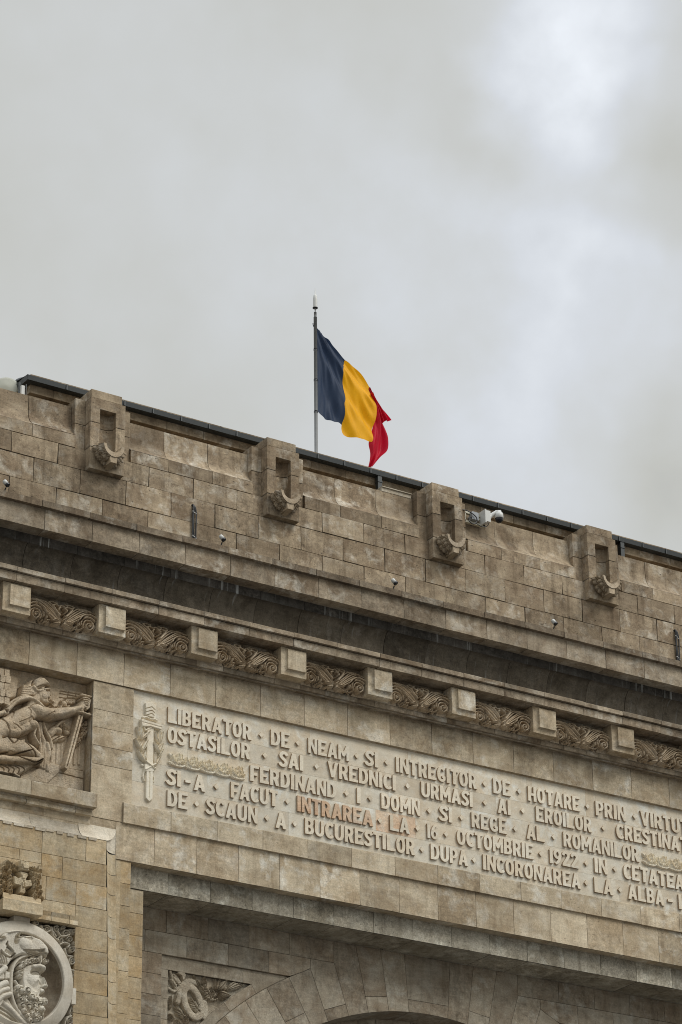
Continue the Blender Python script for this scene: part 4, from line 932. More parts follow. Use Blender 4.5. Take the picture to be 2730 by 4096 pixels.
# wall courses beside the ring
for x0, x1 in zip([3.0, 3.836, 4.647, 5.457, 6.268], [3.836, 4.647, 5.457, 6.268, 7.178]): polys.append([(x0, 17.165), (x1, 17.165), (x1, 17.56), (x0, 17.56)])
for x0, x1 in zip([3.0, 3.43, 4.237, 5.046], [3.43, 4.237, 5.046, 5.855]): polys.append([(x0, 16.785), (x1, 16.785), (x1, 17.165), (x0, 17.165)])
polys.append([(5.855, 16.785), (6.27, 16.785)] + arcpts(RE, 117.6, 113.2, 4)[1:-1] + [(6.692, 16.99), (6.692, 17.165), (5.855, 17.165)])
for z1, z0 in zip([16.785, 16.422, 16.06, 15.70, 15.34, 14.98, 14.6], [16.422, 16.06, 15.70, 15.34, 14.98, 14.6, 14.2]): polys.append([(3.0, z0), (3.76, z0), (3.76, z1), (3.0, z1)])
full = polys + [[(2 * XC - x, z_) for x, z_ in P] for P in polys]
vk = arcpts(RI, ang(J[0][1]), 180 - ang(J[0][1]), 5)
k1 = (8.710, 16.74); full += [vk + [(2 * XC - 8.710, 16.74), (8.710, 16.74)], [k1, (2 * XC - 8.710, 16.74), (2 * XC - 8.651, 17.56), (8.651, 17.56)]]
def _ccw(P): return P
for P in full: b.prism(P, YB, .12, tint(), jit=.0015, gap=.004)
# mortar plate behind the ring and courses
V = []; n = 60
for i in range(n + 1):
    a = 180 * i / n; V += [(XC + (RI + .01) * math.cos(math.radians(a)), YB + .03, ZC + (RI + .01) * math.sin(math.radians(a)))]
    xo, zo = XC + 6.19 * math.cos(math.radians(a)), ZC + 6.19 * math.sin(math.radians(a)); V += [(xo, YB + .03, min(zo, 17.56))]
b.mesh(V, [(2 * i, 2 * i + 1, 2 * i + 3, 2 * i + 2) for i in range(n)], m=1, sm=False)
b.box(3.0, 15.28, YB + .03, YB + .1, 16.86, 17.56, m=1); b.box(2.98, 3.75, YB + .03, YB + .1, 0, 16.8, m=1); b.box(14.53, 15.3, YB + .03, YB + .1, 0, 16.8, m=1)
b.box(2.98, 3.86, YB, YB + .2, 0, 14.2, (.5, .5, .5)); b.box(14.42, 15.3, YB, YB + .2, 0, 14.2, (.5, .5, .5))
b.build('arch_wall', [BACK, MORT], ARCH)
# barrel vault with a second ring set inside
b = MB(); seg = 44
for k in range(seg):
    a0, a1 = 180 * k / seg + .05, 180 * (k + 1) / seg - .05
    for R, y0, y1 in ((RI, YB + .005, 2.0), (RI - .22, 2.0, 9.5)):
        V = []
        for i in range(4):
            a = a0 + (a1 - a0) * i / 3; x, z_ = pol(R, a); V += [(x, y0, z_), (x, y1, z_)]
        b.mesh(V, [(2 * i, 2 * i + 1, 2 * i + 3, 2 * i + 2) for i in range(3)], tint(), 0, True)
    x0, z0 = pol(RI, a0); x1, z1 = pol(RI, a1); x2, z2 = pol(RI - .22, a1); x3, z3 = pol(RI - .22, a0)
    b.face([(x3, 1.998, z3), (x2, 1.998, z2), (x1, 1.998, z1), (x0, 1.998, z0)], (.7, .6, .3))
b.build('arch_vault', [BACK, MORT], ARCH)
# the sunk frame in the spandrel
def spandrel(sg):
    b = MB(); R1, R2 = 6.215, 6.40; Y2 = YB + .05; P = []
    X = lambda x: mx(x, sg)
    def st(pts): b.prism([(X(x), z_) for x, z_ in pts], Y2, .03, tint(), gap=.003)
    for x0, x1 in ((3.765, 4.585), (4.585, 5.37)): st([(x0, 16.545), (x1, 16.545), (x1, 16.785), (x0, 16.785)])
    st([(5.37, 16.545), (5.533, 16.545)] + arcpts(R1, 124.32, 117.5, 6) + [(6.2, 16.788), (5.37, 16.785)])
    for z1, z0 in zip([16.545, 16.401, 16.039, 15.683, 15.3, 14.9, 14.5], [16.401, 16.039, 15.683, 15.3, 14.9, 14.5, 14.2]): st([(3.765, z0), (3.912, z0), (3.912, z1), (3.765, z1)])
    for a in range(4): st(arcpts(R1, 124.32 + 6 * a, 130.32 + 6 * a, 4) + arcpts(R2, 130.32 + 6 * a, 124.32 + 6 * a, 4))
    b.face([(X(3.76), YB + .13, 14.0), (X(6.4), YB + .13, 14.0), (X(6.4), YB + .13, 16.9), (X(3.76), YB + .13, 16.9)], (.3, .3, .3))
    return b.build('spandrel_frame', [BACK, MORT], ARCH)
for sg in (1, -1): spandrel(sg)
def spandrel_relief():
    f = HF(3.90, 5.52, 15.45, 16.56, .006); Jc = crop(600, 3696, .2551); Yt = 1.48; u = .00115
    T = lambda *p: Jc(p, Yt); C = lambda pts: [tuple(q) for q in cr(T(*pts), 6)]
    def ring(cx, cy, rx, ry, rot, w, H, a0=0, a1=360):
        P = []
        for i in range(41):
            a = math.radians(a0 + (a1 - a0) * i / 40); x, y = rx * math.cos(a), ry * math.sin(a); P.append((cx + x * math.cos(rot) - y * math.sin(rot), cy + x * math.sin(rot) + y * math.cos(rot)))
        q = T(*P); f.cap(q, w * u, H, p=.12)
    ring(665, 1230, 118, 250, -.32, 56, .085)
    f.cap(C([(440, 1230), (470, 1090), (560, 960), (680, 915), (750, 930)]), 46 * u, .07, p=.15); f.poly(T((385, 1240), (430, 1080), (500, 1010), (495, 1130), (465, 1260)), .075, .01)
    f.cap(C([(860, 1250), (870, 1350), (860, 1450)]), 55 * u, .06, p=.15)
    f.cap(C([(310, 1010), (400, 1050), (520, 930), (600, 880), (690, 880)]), 26 * u, .05, p=.3)
    for a, e, w in (((420, 1010), (330, 760), 50), ((470, 960), (380, 800), 45), ((410, 1020), (330, 880), 30)): f.cap(T(a, e), w * .5 * u, .06, p=.25)
    for P in (((320, 880), (350, 840), (370, 920), (440, 960), (400, 1000)), ((410, 780), (450, 755), (540, 760), (565, 800), (550, 870), (510, 900), (490, 820)), ((350, 850), (400, 790), (500, 930), (440, 960))): f.poly(T(*P), .075, .015)
    f.cap(T((330, 745)), 26 * u, .06); f.cap(T((340, 790)), 20 * u, .05)
    for a, e, w, lb in (((960, 1180), (860, 960), 55, 2), ((1000, 1150), (970, 990), 42, 2), ((880, 990), (860, 830), 38, 2), ((800, 1000), (740, 880), 42, 2), ((860, 1080), (780, 960), 42, 2), ((720, 900), (690, 810), 30, 2),
                        ((1050, 1050), (1030, 870), 24, 0), ((1070, 1040), (1100, 870), 30, 0), ((1090, 1030), (1210, 890), 48, 0), ((1230, 1010), (1350, 900), 30, 0), ((1230, 1030), (1420, 930), 48, 0), ((1230, 1040), (1480, 960), 34, 0), ((1100, 1070), (1270, 1130), 44, 0),
                        ((1080, 1090), (1200, 1180), 26, 0), ((1060, 1100), (1150, 1200), 22, 0), ((770, 1380), (640, 1170), 62, 2), ((540, 1470), (400, 1300), 52, 2), ((380, 1500), (310, 1410), 40, 2), ((330, 1330), (340, 1130), 32, 2), ((600, 1560), (560, 1440), 44, 2), ((480, 1568), (420, 1500), 40, 2), ((320, 1260), (310, 1180), 28, 2)):
        f.leaf(T(a)[0], T(e)[0], w * u, .065, .01, lob=lb)
    for p in ((1190, 1010), (1030, 1120), (980, 1190)): f.cap(T(p), 30 * u, .07)
    for i in range(30): f.cap(T((random.uniform(880, 1060), random.uniform(1080, 1200))), random.uniform(10, 18) * u, .05, .02)
    d = np.hypot(f.X - XC, f.Z - ZC); msk = (d > 6.395) & (f.X > 3.91) & (f.Z < 16.547); f.h = np.clip(f.h, 0, None) * 1.15; f.rough(.0012, 1)
    return f.build('spandrel_relief', 1.545, BACK, ARCH, mask=msk, t=(.7, .75, .4))
spandrel_relief()

# ------------------------------------------------------------------ medallion with the bearded head in a lion skin
MX, MZ, RO, RN = .542, 15.54, .942, .742
med = MB(); med.box(-.5, 1.49, .44, .6, 14.6, 16.57, (.4, .4, .4)); med = med.build('medallion', [WHITE, MORT], ARCH)
m = MB(); n = 90; V = []
ringp = [(RO, .42), (RO, .19), (RO - .012, .172), (RN + .015, .115), (RN, .122), (RN - .012, .17)]; dish = [(RN - .012, .17)] + [(RN * math.cos(t) - .012, .17 + .25 * math.sin(t) ** .7) for t in [i * pi / 2 / 10 for i in range(1, 11)]]
for i in range(n):
    a = 2 * pi * i / n; V += [(MX + r_ * math.cos(a), y, MZ + r_ * math.sin(a)) for r_, y in ringp]
k = len(ringp)
m.mesh(V, [(i * k + j, i * k + j + 1, ((i + 1) % n) * k + j + 1, ((i + 1) % n) * k + j) for i in range(n) for j in range(k - 1)], (.3, .45, .3), 0, True)
V = []
for i in range(n):
    a = 2 * pi * i / n; V += [(MX + max(.001, r_) * math.cos(a), y, MZ + max(.001, r_) * math.sin(a)) for r_, y in dish]
k = len(dish)
m.mesh(V, [(i * k + j, i * k + j + 1, ((i + 1) % n) * k + j + 1, ((i + 1) % n) * k + j) for i in range(n) for j in range(k - 1)], (.25, .3, .3), 2, True)
m.box(1.47, 1.545, .20, .45, 15.27, 15.53, (.8, .7, .4)); m.box(.40, .68, .20, .45, 16.46, 16.56, (.2, .3, .4))
o = m.build('medallion_ring', [WHITE, MORT, BACK], med)
mo = o.modifiers.new('edges', 'EDGE_SPLIT'); mo.split_angle = math.radians(40)
def head():
    Yb, Yt = .40, .12; f = HF(-.62, 1.24, 14.72, 16.36, .006); Hc = crop(0, 3696, .2551); u = .00105
    T = lambda *p: Hc(p, Yt); C = lambda pts: [tuple(q) for q in cr(T(*pts), 5)]
    # shoulder, robe and neck
    f.poly(T((-700, 1300), (0, 1000), (150, 1150), (320, 1430), (520, 1580), (700, 1900), (-700, 1900)), .16, .04, .10)
    for i in range(6): f.groove(C([(-60 + 10 * i, 1280 + 70 * i), (140, 1400 + 60 * i), (300 + 20 * i, 1568 + 40 * i)]), .016, .035)
    f.poly(T((240, 1000), (420, 1000), (700, 1200), (640, 1450), (480, 1568), (320, 1400), (260, 1200)), .12, .03, .10)
    # face profile
    face = T((330, 700), (400, 640), (500, 610), (610, 600), (700, 630), (724, 690), (722, 740), (690, 775), (700, 830), (735, 910), (757, 985), (745, 1025), (690, 1020), (715, 1055), (722, 1080), (690, 1105), (660, 1120), (690, 1140), (680, 1165), (690, 1220), (600, 1260), (450, 1180), (350, 1050), (320, 880))
    f.poly(face, .20, .055, .10)
    f.cap(C([(520, 680), (600, 670), (680, 700), (722, 740)]), 36 * u, .05, mode='add'); f.cap(T((690, 800), (745, 985)), 30 * u, .04, mode='add'); f.cap(T((690, 1000)), 46 * u, .025, mode='add'); f.cap(T((740, 990)), 28 * u, .02, mode='add')
    f.groove(C([(510, 770), (590, 760), (680, 790)]), 44 * u, .06); f.cap(C([(520, 765), (580, 755), (620, 775)]), 20 * u, .022, mode='add'); f.groove(C([(515, 748), (575, 738), (625, 752)]), 7 * u, .02); f.groove(T((680, 790)), 46 * u, .05); f.groove(T((600, 960), (560, 1010)), 60 * u, .03); f.groove(T((640, 860), (650, 940)), 36 * u, .03)
    f.cap(T((520, 880)), 110 * u, .03, mode='add', p=1.); f.groove(C([(640, 1000), (600, 1060), (560, 1140)]), .010, .014); f.groove(T((655, 1010), (735, 1028)), 12 * u, .03)
    f.cap(C([(640, 1060), (680, 1050), (722, 1080)]), 24 * u, .025, mode='add'); f.groove(C([(630, 1125), (670, 1105), (715, 1100)]), 24 * u, .10); f.cap(T((660, 1140)), 24 * u, .02, mode='add')
    # ear strap and hood edge
    f.cap(C([(520, 500), (380, 520), (270, 600), (200, 720), (180, 900), (185, 1080), (230, 1250), (330, 1420), (440, 1530)]), 44 * u, .10, .19); f.groove(C([(470, 520), (350, 560), (260, 650), (225, 800), (225, 950), (240, 1130), (300, 1320)]), 18 * u, .05)
    f.cap(C([(250, 900), (290, 960), (370, 985)]), 28 * u, .06, .22)
    # lion skin: skull, muzzle with whiskers, eye, ear, mane
    f.poly(T((-600, 60), (0, 200), (40, 150), (130, 105), (300, 100), (335, 150), (345, 180), (480, 180), (620, 230), (700, 300), (750, 400), (763, 470), (740, 545), (640, 500), (560, 500), (470, 520), (330, 500), (200, 560), (100, 700), (-600, 700)), .20, .05, .13)
    f.cap(C([(120, 130), (250, 105), (310, 125), (330, 170)]), 34 * u, .05, mode='add'); f.groove(C([(240, 290), (260, 220), (310, 190)]), 40 * u, .10); f.cap(T((385, 330)), 110 * u, .04, mode='add', p=.8); f.cap(C([(340, 200), (420, 230), (480, 220)]), 30 * u, .02, mode='add'); f.groove(C([(340, 215), (400, 240), (470, 228)]), 10 * u, .02)
    f.cap(T((690, 420)), 90 * u, .03, mode='add'); f.groove(T((700, 325), (735, 350)), 22 * u, .05)
    for i in range(6): f.groove(T((340 + 24 * i, 425 + 17 * i), (670, 415 + 6 * i)), 6 * u, .03)
    f.groove(C([(480, 515), (560, 490), (650, 470), (745, 500)]), 12 * u, .04); f.cap(T((630, 530), (622, 600), (612, 650)), [26 * u, 22 * u, 8 * u], .06, .28)
    f.poly(T((-60, 200), (40, 195), (75, 245), (20, 275), (-60, 280)), .05, .02, mode='add'); f.groove(T((-40, 225), (30, 235)), 24 * u, .09)
    for i in range(7): f.groove(C([(100 - 4 * i, 290 + 8 * i), (90 + 14 * i, 380 + 6 * i), (60 + 26 * i, 450 + 14 * i)]), 9 * u, .035)
    for i in range(6): f.groove(C([(-300 + 40 * i, 420), (-150 + 40 * i, 500), (-60 + 30 * i, 640)]), 10 * u, .03)
    f.groove(C([(0, 430), (60, 500), (150, 535), (215, 480)]), 14 * u, .06)
    # fringe of curls, beard and moustache
    def curl(x, y, r, a=0, d=1, H=.05, b0=.26): f.cap(T((x, y)), r * u, H, b0, p=.5); f.spiral(T((x, y))[0], r * u * .62, 1.0, a, r * u * .20, .03, b0 + H * .8, dir=d); f.groove([(T((x, y))[0][0] + r * u * .45 * math.cos(q * .7 + a), T((x, y))[0][1] + r * u * .45 * math.sin(q * .7 + a)) for q in range(6)], r * u * .13, .04)
    for x, y, r in ((330, 690, 48), (370, 630, 46), (430, 600, 48), (490, 590, 46), (550, 580, 44), (600, 575, 40), (690, 590, 42), (725, 600, 30), (310, 770, 40), (305, 830, 36)): curl(x, y, r, random.random() * 6, -1, .05, .28)
    rows = [(280, 1010), (350, 1060), (260, 1070), (440, 1090), (400, 1150), (300, 1130), (490, 1150), (330, 1200), (470, 1230), (390, 1230), (560, 1200), (530, 1290), (440, 1300), (630, 1250), (620, 1290), (690, 1220), (350, 1290), (560, 1350), (650, 1350), (480, 1380), (380, 1370), (600, 1420), (520, 1440), (430, 1450), (660, 1400), (560, 1500), (460, 1510), (620, 1480), (580, 1190), (410, 1060)]
    for x, y in rows: curl(x, y, random.uniform(50, 66), random.random() * 6, random.choice((-1, 1)), random.uniform(.08, .13), random.uniform(.20, .25))
    f.cap(C([(640, 1060), (590, 1110), (580, 1170), (620, 1210)]), 22 * u, .05, .25); f.cap(C([(490, 1130), (520, 1180), (470, 1220)]), 26 * u, .05, .25)
    # hand clutching the paws
    f.poly(T((-60, 720), (60, 690), (80, 740), (150, 760), (150, 880), (-60, 890)), .12, .02, .20); f.groove(T((60, 770), (60, 880)), 7 * u, .03)
    f.cap(C([(-200, 900), (0, 760), (60, 705)]), 46 * u, .07, .30)
    for a, e, r in (((-120, 1100), (65, 945), 52), ((-120, 1170), (90, 1040), 46), ((-80, 1240), (125, 1120), 44)): f.cap(C([a, ((a[0] + e[0]) / 2 - 10, (a[1] + e[1]) / 2 - 25), e]), r * u, .08, .31)
    f.poly(T((-200, 1050), (20, 1080), (60, 1230), (0, 1320), (-200, 1400)), .16, .04, .18)
    f.cap(C([(60, 1240), (180, 1340), (330, 1500), (450, 1600)]), 54 * u, .10, .20)
    d = np.hypot(f.X - MX, f.Z - MZ); f.rough(.001, 1)
    dome = np.where(f.h > .012, f.h, 0); msk = (dome > 0) & (d < RN + .02)
    msk |= (f.h > .25) & (d < RO) & (f.X < .3)
    return f.build('portrait_head', Yb, WHITE, med, mask=msk, t=(.6, .65, .3))
head()
def scrolls():
    f = HF(.3, 1.548, 14.7, 16.575, .006); Hc = crop(0, 3696, .2551); G = crop(0, 3396, .2551); u = .00105; Yt = .32
    T = lambda *p: Hc(p, Yt)
    sp = [(735, 90, 70, 1.6, 2., -1), (880, 90, 62, 1.5, 1., 1), (990, 70, 44, 1.3, 4., -1), (1030, 160, 72, 1.7, 0., 1), (1090, 250, 58, 1.5, 3., -1), (950, 260, 60, 1.4, 2., 1), (1150, 130, 48, 1.2, 0, 1), (1120, 400, 62, 1.7, 1., -1), (1165, 310, 36, 1.3, 2., 1), (1125, 590, 66, 1.8, 2., 1), (1150, 790, 42, 1.6, 1., -1), (1140, 900, 36, 1.4, 4., 1),
          (1135, 1250, 42, 1.6, 0., 1), (1120, 1380, 56, 1.7, 2., -1), (1090, 1530, 72, 1.8, 1., 1), (1140, 1640, 50, 1.6, 1., -1), (1000, 1640, 60, 1.6, 3., 1), (570, -10, 50, 1.4, 2., 1)]
    for x, y, r, tn, a, d in sp:
        f.cap(T((x, y)), r * 1.0 * u, .06, .0, p=.3); f.spiral(T((x, y))[0], r * .84 * u, tn, a, r * .19 * u, .10, .06, dir=d)
    for pts in ([(640, 40), (700, 140), (800, 110), (870, 200)], [(800, 60), (830, 200), (900, 260)], [(900, 130), (960, 200), (1080, 180)], [(930, 330), (1000, 300), (1080, 330), (1060, 370)], [(1010, 400), (1040, 500), (1130, 520)], [(1060, 640), (1100, 720), (1150, 740)], [(1000, 1600), (1040, 1480), (1110, 1450)], [(1110, 1300), (1080, 1400), (1100, 1450)]):
        f.cap([tuple(q) for q in cr(T(*pts), 5)], 19 * u, .10, .06)
    f.poly(T((1075, 60), (1200, 65), (1200, 185), (1130, 170)), .10, .02); f.groove(T((1150, 120)), 18 * u, .06)
    f.rough(.001, 1); d = np.hypot(f.X - MX, f.Z - MZ); msk = d > RO - .03
    return f.build('scroll_ornament', .44, WHITE, med, mask=msk, t=(.5, .5, .3))
scrolls()

# ------------------------------------------------------------------ coat of arms over the medallion
def coat():
    p = MB(); xc = .452
    p.box(.098, .803, .0, .33, 16.565, 16.75, (.6, .6, .4)); p.sweep([(.0, 16.75), (.03, 16.775), (.06, 16.86), (.3, 16.87)], .115, .79, (.7, .6, .3))
    p.box(.84, .9, .27, .33, 16.9, 17.5, (.4, .4, .2))
    p.joints([(.32, 16.57), (.20, 16.58), (.22, 16.66), (.20, 16.73), (.32, 16.745)], [.80, 1.06, 1.39, 1.55], gap=.004)
    base = p.build('coat_of_arms', [OCHRE, MORT], ARCH)
    f = HF(.02, .86, 16.82, 17.46, .006); G = crop(0, 3396, .2551); Yt = .05; u = .00105
    T = lambda *q: G(q, Yt)
    f.poly(T((300, 350), (330, 340), (440, 370), (455, 420), (420, 480), (500, 470), (520, 590), (410, 610), (415, 690), (380, 715), (300, 690), (320, 580), (215, 560), (215, 420), (240, 410), (300, 450), (330, 430)), .19, .02)
    f.poly(T((305, 175), (455, 210), (455, 360), (310, 340)), .22, .012); f.poly(T((325, 235), (350, 320), (430, 330), (450, 250), (420, 270), (385, 240), (355, 265)), .03, .01, mode='add'); f.cap(T((388, 200)), 18 * u, .03, .21)
    f.poly(T((340, 400), (400, 410), (390, 470), (345, 465)), .02, .01, mode='add'); f.poly(T((340, 520), (410, 520), (400, 600), (375, 615), (350, 600)), .025, .01, mode='add'); f.groove(T((375, 500), (378, 600)), 8 * u, .02)
    random.seed(5)
    for x0, y0, x1, y1, nn in ((80, 200, 60, 640, 16), (165, 260, 165, 650, 14), (590, 340, 640, 760, 16), (545, 380, 560, 740, 12), (90, 180, 300, 260, 10), (470, 260, 660, 310, 9), (480, 340, 660, 400, 8), (15, 300, 20, 640, 12)):
        for i in range(nn):
            t = (i + .5) / nn; x, y = x0 + (x1 - x0) * t + random.uniform(-14, 14), y0 + (y1 - y0) * t; a = random.uniform(-.6, .6)
            f.leaf(T((x, y))[0], T((x + 60 * math.sin(a), y + 70 * math.cos(a)))[0], 32 * u, .07, random.uniform(.08, .17), lob=2)
    f.poly(T((60, 190), (110, 160), (205, 320), (200, 650), (50, 640)), .10, .03); f.poly(T((520, 390), (660, 330), (655, 770), (520, 730)), .10, .03)
    f.rough(.0015, 1)
    f.build('coat_carving', .24, OCHRE, base, mask=f.h > .012, t=(.75, .6, .3))
coat()

# ------------------------------------------------------------------ flagpole and flag
PXY = (7.49, 2.4)
fp = thing('flagpole', (PXY[0], PXY[1], 26.8), 'slim grey steel flagpole with a pale pointed finial rising behind the roof edge', 'flagpole')
p = MB(); p.tube([(PXY[0], PXY[1], 26.6), (PXY[0], PXY[1], 30.66)], .034, 14); p.tube([(PXY[0], PXY[1], 30.60), (PXY[0], PXY[1], 30.77)], .027, 14); p.tube([(PXY[0], PXY[1], 30.72), (PXY[0], PXY[1], 30.90)], .012, 10)
p.build('pole', POLE, fp)
for zz in (29.93, 29.25, 28.55):
    p = MB(); p.tube([(PXY[0], PXY[1], zz - .018), (PXY[0], PXY[1], zz + .018)], .04, 14); p.build('rope_clamp', BLK, fp)
p = MB(); p.tube([(PXY[0] - .035, PXY[1], 30.43), (PXY[0] - .06, PXY[1], 30.50), (PXY[0] - .03, PXY[1], 30.51)], .008, 6); p.build('pulley', BLK, fp)
p = MB(); p.lathe([(0, 0), (.052, .0), (.054, .010), (.04, .016)], (PXY[0], PXY[1], 30.865), n=20, m=1)
p.lathe([(.043, .015), (.043, .2), (.036, .28), (.022, .305), (.014, .31), (.002, .46)], (PXY[0], PXY[1], 30.865), n=16); p.build('finial', [WPL, BLK], fp)

def cloth(name, c):
    m, n, b_ = mat(name); o = [q for q in n.nodes if q.type == 'OUTPUT_MATERIAL'][0]
    geo = N(n, 'ShaderNodeNewGeometry'); q = N(n, 'ShaderNodeTexNoise', inp={'Scale': 5., 'Detail': 4}); n.links.new(geo.outputs['Position'], q.inputs['Vector'])
    r_ = rngc(n, q.outputs['Fac'], .85, 1.15, c); n.links.new(r_, b_.inputs['Base Color']); b_.inputs['Roughness'].default_value = .6
    b_.inputs['Sheen Weight'].default_value = .0; b_.inputs['Specular IOR Level'].default_value = .35
    tr = N(n, 'ShaderNodeBsdfTranslucent'); n.links.new(r_, tr.inputs[0]); mx_ = N(n, 'ShaderNodeMixShader', inp={0: .32}); n.links.new(b_.outputs[0], mx_.inputs[1]); n.links.new(tr.outputs[0], mx_.inputs[2]); n.links.new(mx_.outputs[0], o.inputs[0])
    return m
BLUE, YEL, RED = cloth('flag_blue', (.03, .05, .095)), cloth('flag_yellow', (.95, .46, .002)), cloth('flag_red', (.60, .004, .03))
flag = thing('flag', (PXY[0] + .04, PXY[1], 28.45), 'blue yellow and red vertical tricolour flag blowing to the right from the pole', 'flag')
FT = crop(1150, 1150, .3189)
def resamp(pts, n):
    P = np.array([tuple(q) for q in cr(pts, 8)]); d = np.concatenate([[0], np.cumsum(np.hypot(*np.diff(P, axis=0).T))]); t = np.linspace(0, d[-1], n)
    return np.stack([np.interp(t, d, P[:, 0]), np.interp(t, d, P[:, 1])], -1)
def band(name, m, left, right, top, bot, fold, nu=40, nv=70, y0=0.):
    """Coons patch between four traced edges, with folds in depth"""
    Lf, Rt, Tp, Bt = [resamp(FT(q, PXY[1]), k) for q, k in ((left, nv), (right, nv), (top, nu), (bot, nu))]
    V = []
    for i in range(nv):
        v = i / (nv - 1)
        for j in range(nu):
            u = j / (nu - 1)
            q = (1 - u) * Lf[i] + u * Rt[i] + (1 - v) * Tp[j] + v * Bt[j] - ((1 - u) * (1 - v) * Tp[0] + u * (1 - v) * Tp[-1] + (1 - u) * v * Bt[0] + u * v * Bt[-1])
            V.append((q[0], PXY[1] + y0 + fold(u, v, q[0] - PXY[0], q[1] - 28.5), q[1]))
    b_ = MB(); b_.mesh(V, [(i * nu + j, i * nu + j + 1, (i + 1) * nu + j + 1, (i + 1) * nu + j) for i in range(nv - 1) for j in range(nu - 1)]); return b_
def fold(u, v, x, z):
    # folds run diagonally from the top of the hoist to the lower fly
    s_ = math.atan2(2.05 - z, x + .02); e = min(1, x / .25)
    r_ = math.hypot(x, 2.05 - z)
    return e * (.035 * math.sin(9.5 * s_ + 1.5 * z) + .036 * math.sin(20 * s_ - 2.2 * z + x) + .022 * math.sin(43 * s_ + 4 * r_) * (.4 + .6 * math.sin(3 * r_ + 1)) + .012 * math.sin(71 * s_ - 6 * r_) * math.sin(4 * r_) + .02 * math.sin(7 * x + 3 * z))
seamB = [(727, 905), (716, 965), (690, 1020), (690, 1080), (702, 1200), (712, 1350), (710, 1420), (697, 1465), (705, 1560), (705, 1640), (690, 1715)]
seamR = [(1045, 1240), (1036, 1268), (1085, 1370), (1112, 1470), (1117, 1560), (1105, 1660), (1082, 1760), (1072, 1840), (1063, 1945)]
o = band('blue_band', BLUE, [(371, 505), (371, 850), (371, 1200), (371, 1545)], seamB, [(371, 505), (500, 650), (620, 785), (727, 905)], [(371, 1545), (450, 1615), (560, 1668), (650, 1683), (690, 1715)], fold).build('blue_band', BLUE, flag)
o = band('yellow_band', YEL, seamB, seamR, [(727, 905), (850, 1010), (950, 1115), (1045, 1240)], [(690, 1715), (690, 1790), (715, 1850), (800, 1885), (930, 1910), (1063, 1945)], fold).build('yellow_band', YEL, flag)
def fold_r(u, v, x, z): return fold(u, v, x, z) * (1 - u) + u * (.06 * math.sin(9 * v + 2 * u)) + .05 * math.sin(pi * u)
r1 = band('red', RED, [(1045, 1240), (1070, 1330), (1120, 1450), (1160, 1560), (1215, 1690)], [(1045, 1240), (1150, 1390), (1225, 1505), (1270, 1590), (1312, 1662)], [(1045, 1240), (1046, 1241), (1047, 1242)], [(1215, 1690), (1225, 1668), (1280, 1655), (1312, 1662)], lambda u, v, x, z: .05 + fold(0, v, x, z) * .5 + .05 * math.sin(14 * u + 3 * v), nu=20, nv=40)
r2 = band('red', RED, [(1060, 1330), (1100, 1500), (1095, 1700), (1060, 1850), (1032, 1950), (1045, 2080), (1020, 2240)], [(1060, 1320), (1150, 1500), (1215, 1680), (1250, 1800), (1262, 1900), (1240, 2050), (1150, 2140), (1064, 2252)], [(1060, 1330), (1060, 1328), (1060, 1320)], [(1020, 2240), (1040, 2250), (1064, 2252)], lambda u, v, x, z: .025 + .05 * math.sin(7 * u + 5 * v) + .03 * math.sin(15 * u - 6 * v), nu=26, nv=70)
r1.mesh(r2.v, r2.f); r1.build('red_band', RED, flag)

# ------------------------------------------------------------------ small fittings
# four little spotlights on the cornice ledge
def lamp(x, label):
    t = thing('floodlight', (x, -.25, 23.64), label, 'floodlight', 'spotlights along the cornice ledge')
    z = 23.64; s_ = MB(); s_.tube([(x, -.25, z - .01), (x + .004, -.25, z + .10), (x + .02, -.26, z + .16)], .012, 8); s_.box(x - .03, x + .03, -.28, -.22, z - .01, z + .012); s_.build('stem', BLK, t)
    h = MB(); a = Vector((.45, -.35, -.75)).normalized(); o_ = Vector((x - .012, -.25, z + .285)); h.lathe([(0, -.004), (.034, 0), (.038, .012), (.04, .085), (.0, .085)], o_, a, 16); h.build('lamp_head', WPL, t)
    l = MB(); l.lathe([(0, .084), (.043, .084), (.043, .118), (.036, .121), (0, .112)], o_, a, 16); l.build('lamp_lens', GLOSS, t)
    return t
for px_, ly in ((18, 'small white spotlight at the left end of the cornice ledge'), (884, 'small white spotlight on the cornice ledge right of the looped black cables'), (1573, 'small white spotlight on the cornice ledge left of the third carved attic pier'), (2214, 'small white spotlight on the cornice ledge under the rightmost attic pier')):
    lamp(xat(px_, -.25, 23.8), ly)
# bundles of black cable hanging on the attic wall
def cable(x, zt, zb_, label):
    t = thing('cable_bundle', (x, .46, zb_), label, 'cable', 'looped cables on the attic wall')
    for i, (dx, w_) in enumerate(((0, 0), (.03, -.02), (.062, .012))):
        c_ = MB(); pts = [(x + dx * .3 - .004, .50, zt - .012 * i), (x + dx * .5 + .01, .462, zt - .01 * i), (x + dx + .008, .455, zt - .09 - .02 * i), (x + dx + w_, .455, (zt + zb_) / 2 + .1), (x + dx + w_ * .5, .455, (zt + zb_) / 2 - .12), (x + dx + .004, .455, zb_ + .02), (x + dx + .004, .46, zb_ - .1)]
        c_.tube([tuple(q) for q in np.array(cr(pts, 6))], .0135, 8); c_.build('cable', BLK, t)
        for zz in (zt - .13 - .02 * i, zb_ + .05 - .02 * i):
            k_ = MB(); xx = x + dx + (.006 if zz < (zt + zb_) / 2 else .004); k_.tube([(xx, .455, zz - .006), (xx, .455, zz + .006)], .017, 8); k_.build('clip', WPL, t)
cable(3.70, 24.785, 24.13, 'three black looped cables on the attic wall between the two left carved piers')
cx_ = at(2702, 2520, .46); cable(cx_[0], cx_[2], cx_[2] - .62, 'three black looped cables on the attic wall at the right edge of the photo')
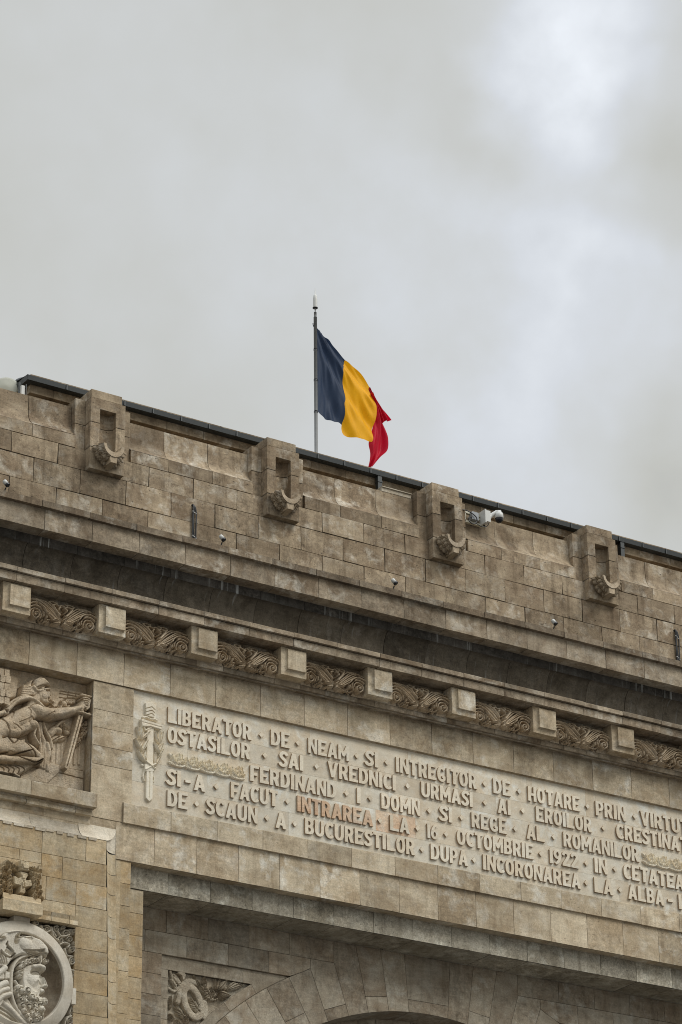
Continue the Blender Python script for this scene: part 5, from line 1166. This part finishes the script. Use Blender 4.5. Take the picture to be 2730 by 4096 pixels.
# security camera on its bracket beside the third pier
sc_ = thing('security_camera', (9.95, .62, 26.1), 'white dome security camera on a cream steel bracket beside the third attic pier', 'camera')
b = MB(); yb = .60
def rail(p0, p1, w=.022, d=.03):
    (xa, za), (xb, zb2) = p0, p1; dx, dz = xb - xa, zb2 - za; l = math.hypot(dx, dz); nx, nz = -dz / l * w, dx / l * w
    b.prism([(xa - nx, za - nz), (xb - nx, zb2 - nz), (xb + nx, zb2 + nz), (xa + nx, za + nz)], yb - d, d * 2)
rail((9.50, 26.19), (10.12, 26.17)); rail((9.52, 26.0), (10.15, 25.985)); rail((9.66, 25.99), (9.66, 26.18)); rail((10.10, 25.98), (10.10, 26.26)); rail((9.86, 26.0), (10.06, 26.15), .018, .02)
b.build('bracket', CREAM, sc_)
b = MB(); b.box(9.78, 9.93, .50, .60, 26.03, 26.19); b.build('junction_box', plain('grey_plastic', (.30, .32, .33), .5), sc_)
b = MB(); xm_ = 9.80
b.tube([tuple(q) for q in np.array(cr([(9.56, .58, 26.20), (9.68, .50, 26.17), (9.84, .47, 26.08), (9.86, .47, 25.98), (9.78, .47, 25.91), (9.70, .48, 25.95), (9.70, .50, 26.03), (9.78, .52, 26.06)], 6))], .011, 8)
b.tube([tuple(q) for q in np.array(cr([(9.84, .48, 25.95), (9.98, .48, 25.905), (10.08, .46, 25.93), (10.12, .44, 25.99)], 6))], .008, 8); b.build('cable', BLK, sc_)
b = MB(); b.box(10.015, 10.04, .40, .60, 25.98, 26.255); b.box(10.04, 10.15, .42, .56, 26.02, 26.25); b.tube([(10.12, .49, 26.10), (10.2, .47, 26.19), (10.30, .44, 26.27), (10.345, .42, 26.275)], [.045, .042, .04, .04], 12)
b.lathe([(0, .105), (.045, .10), (.055, .06), (.078, .045), (.084, 0), (.086, -.055), (.08, -.06), (0, -.06)], (10.345, .42, 26.20), n=24); b.build('housing', WPL, sc_)
b = MB(); b.lathe([(.076, 0), (.076, -.02), (.072, -.045), (.06, -.07), (.038, -.09), (0, -.098)], (10.345, .42, 26.145), n=24); b.lathe([(.07, .01), (.078, -.008), (.072, -.014)], (10.345, .42, 26.145), n=24); b.build('dome', GLOSS, sc_)
# dish and cabinet behind the left end of the attic
d = thing('satellite_dish', (.20, 1.3, 26.2), 'round pale grey dish antenna showing above the left end of the attic', 'dish')
b = MB(); ax = Vector((-.42, -.88, .22)).normalized(); dc = Vector(tuple(at(25, 1548, 1.3)))
b.lathe([(0, -.10), (.10, -.085), (.19, -.04), (.225, .0), (.222, .006), (.18, .012), (.09, .03), (.012, .045), (0, .045)], dc, ax, 40); b.build('reflector', DISHM, d)
b = MB(); b.tube([(dc.x, dc.y + .1, 26.1), (dc.x, dc.y + .1, dc.z)], .025, 10); b.build('mast', POLE, d)
e = thing('antenna_cabinet', (.35, .85, 26.2), 'narrow white equipment cabinet in a dark frame between dish and roof corner', 'cabinet')
q0 = at(90, 1570, .84)
b = MB(); b.box(q0[0] - .02, q0[0] + .045, .84, .92, 26.2, 26.47); b.build('cabinet_body', WPL, e)
b = MB()
for dx in (-.085, -.065, .055): b.box(q0[0] + dx, q0[0] + dx + .013, .82, .84, 26.2, 26.50)
for zz in (26.3, 26.36, 26.42): b.box(q0[0] - .085, q0[0] - .06, .825, .835, zz, zz + .012)
b.build('frame', METAL, e)
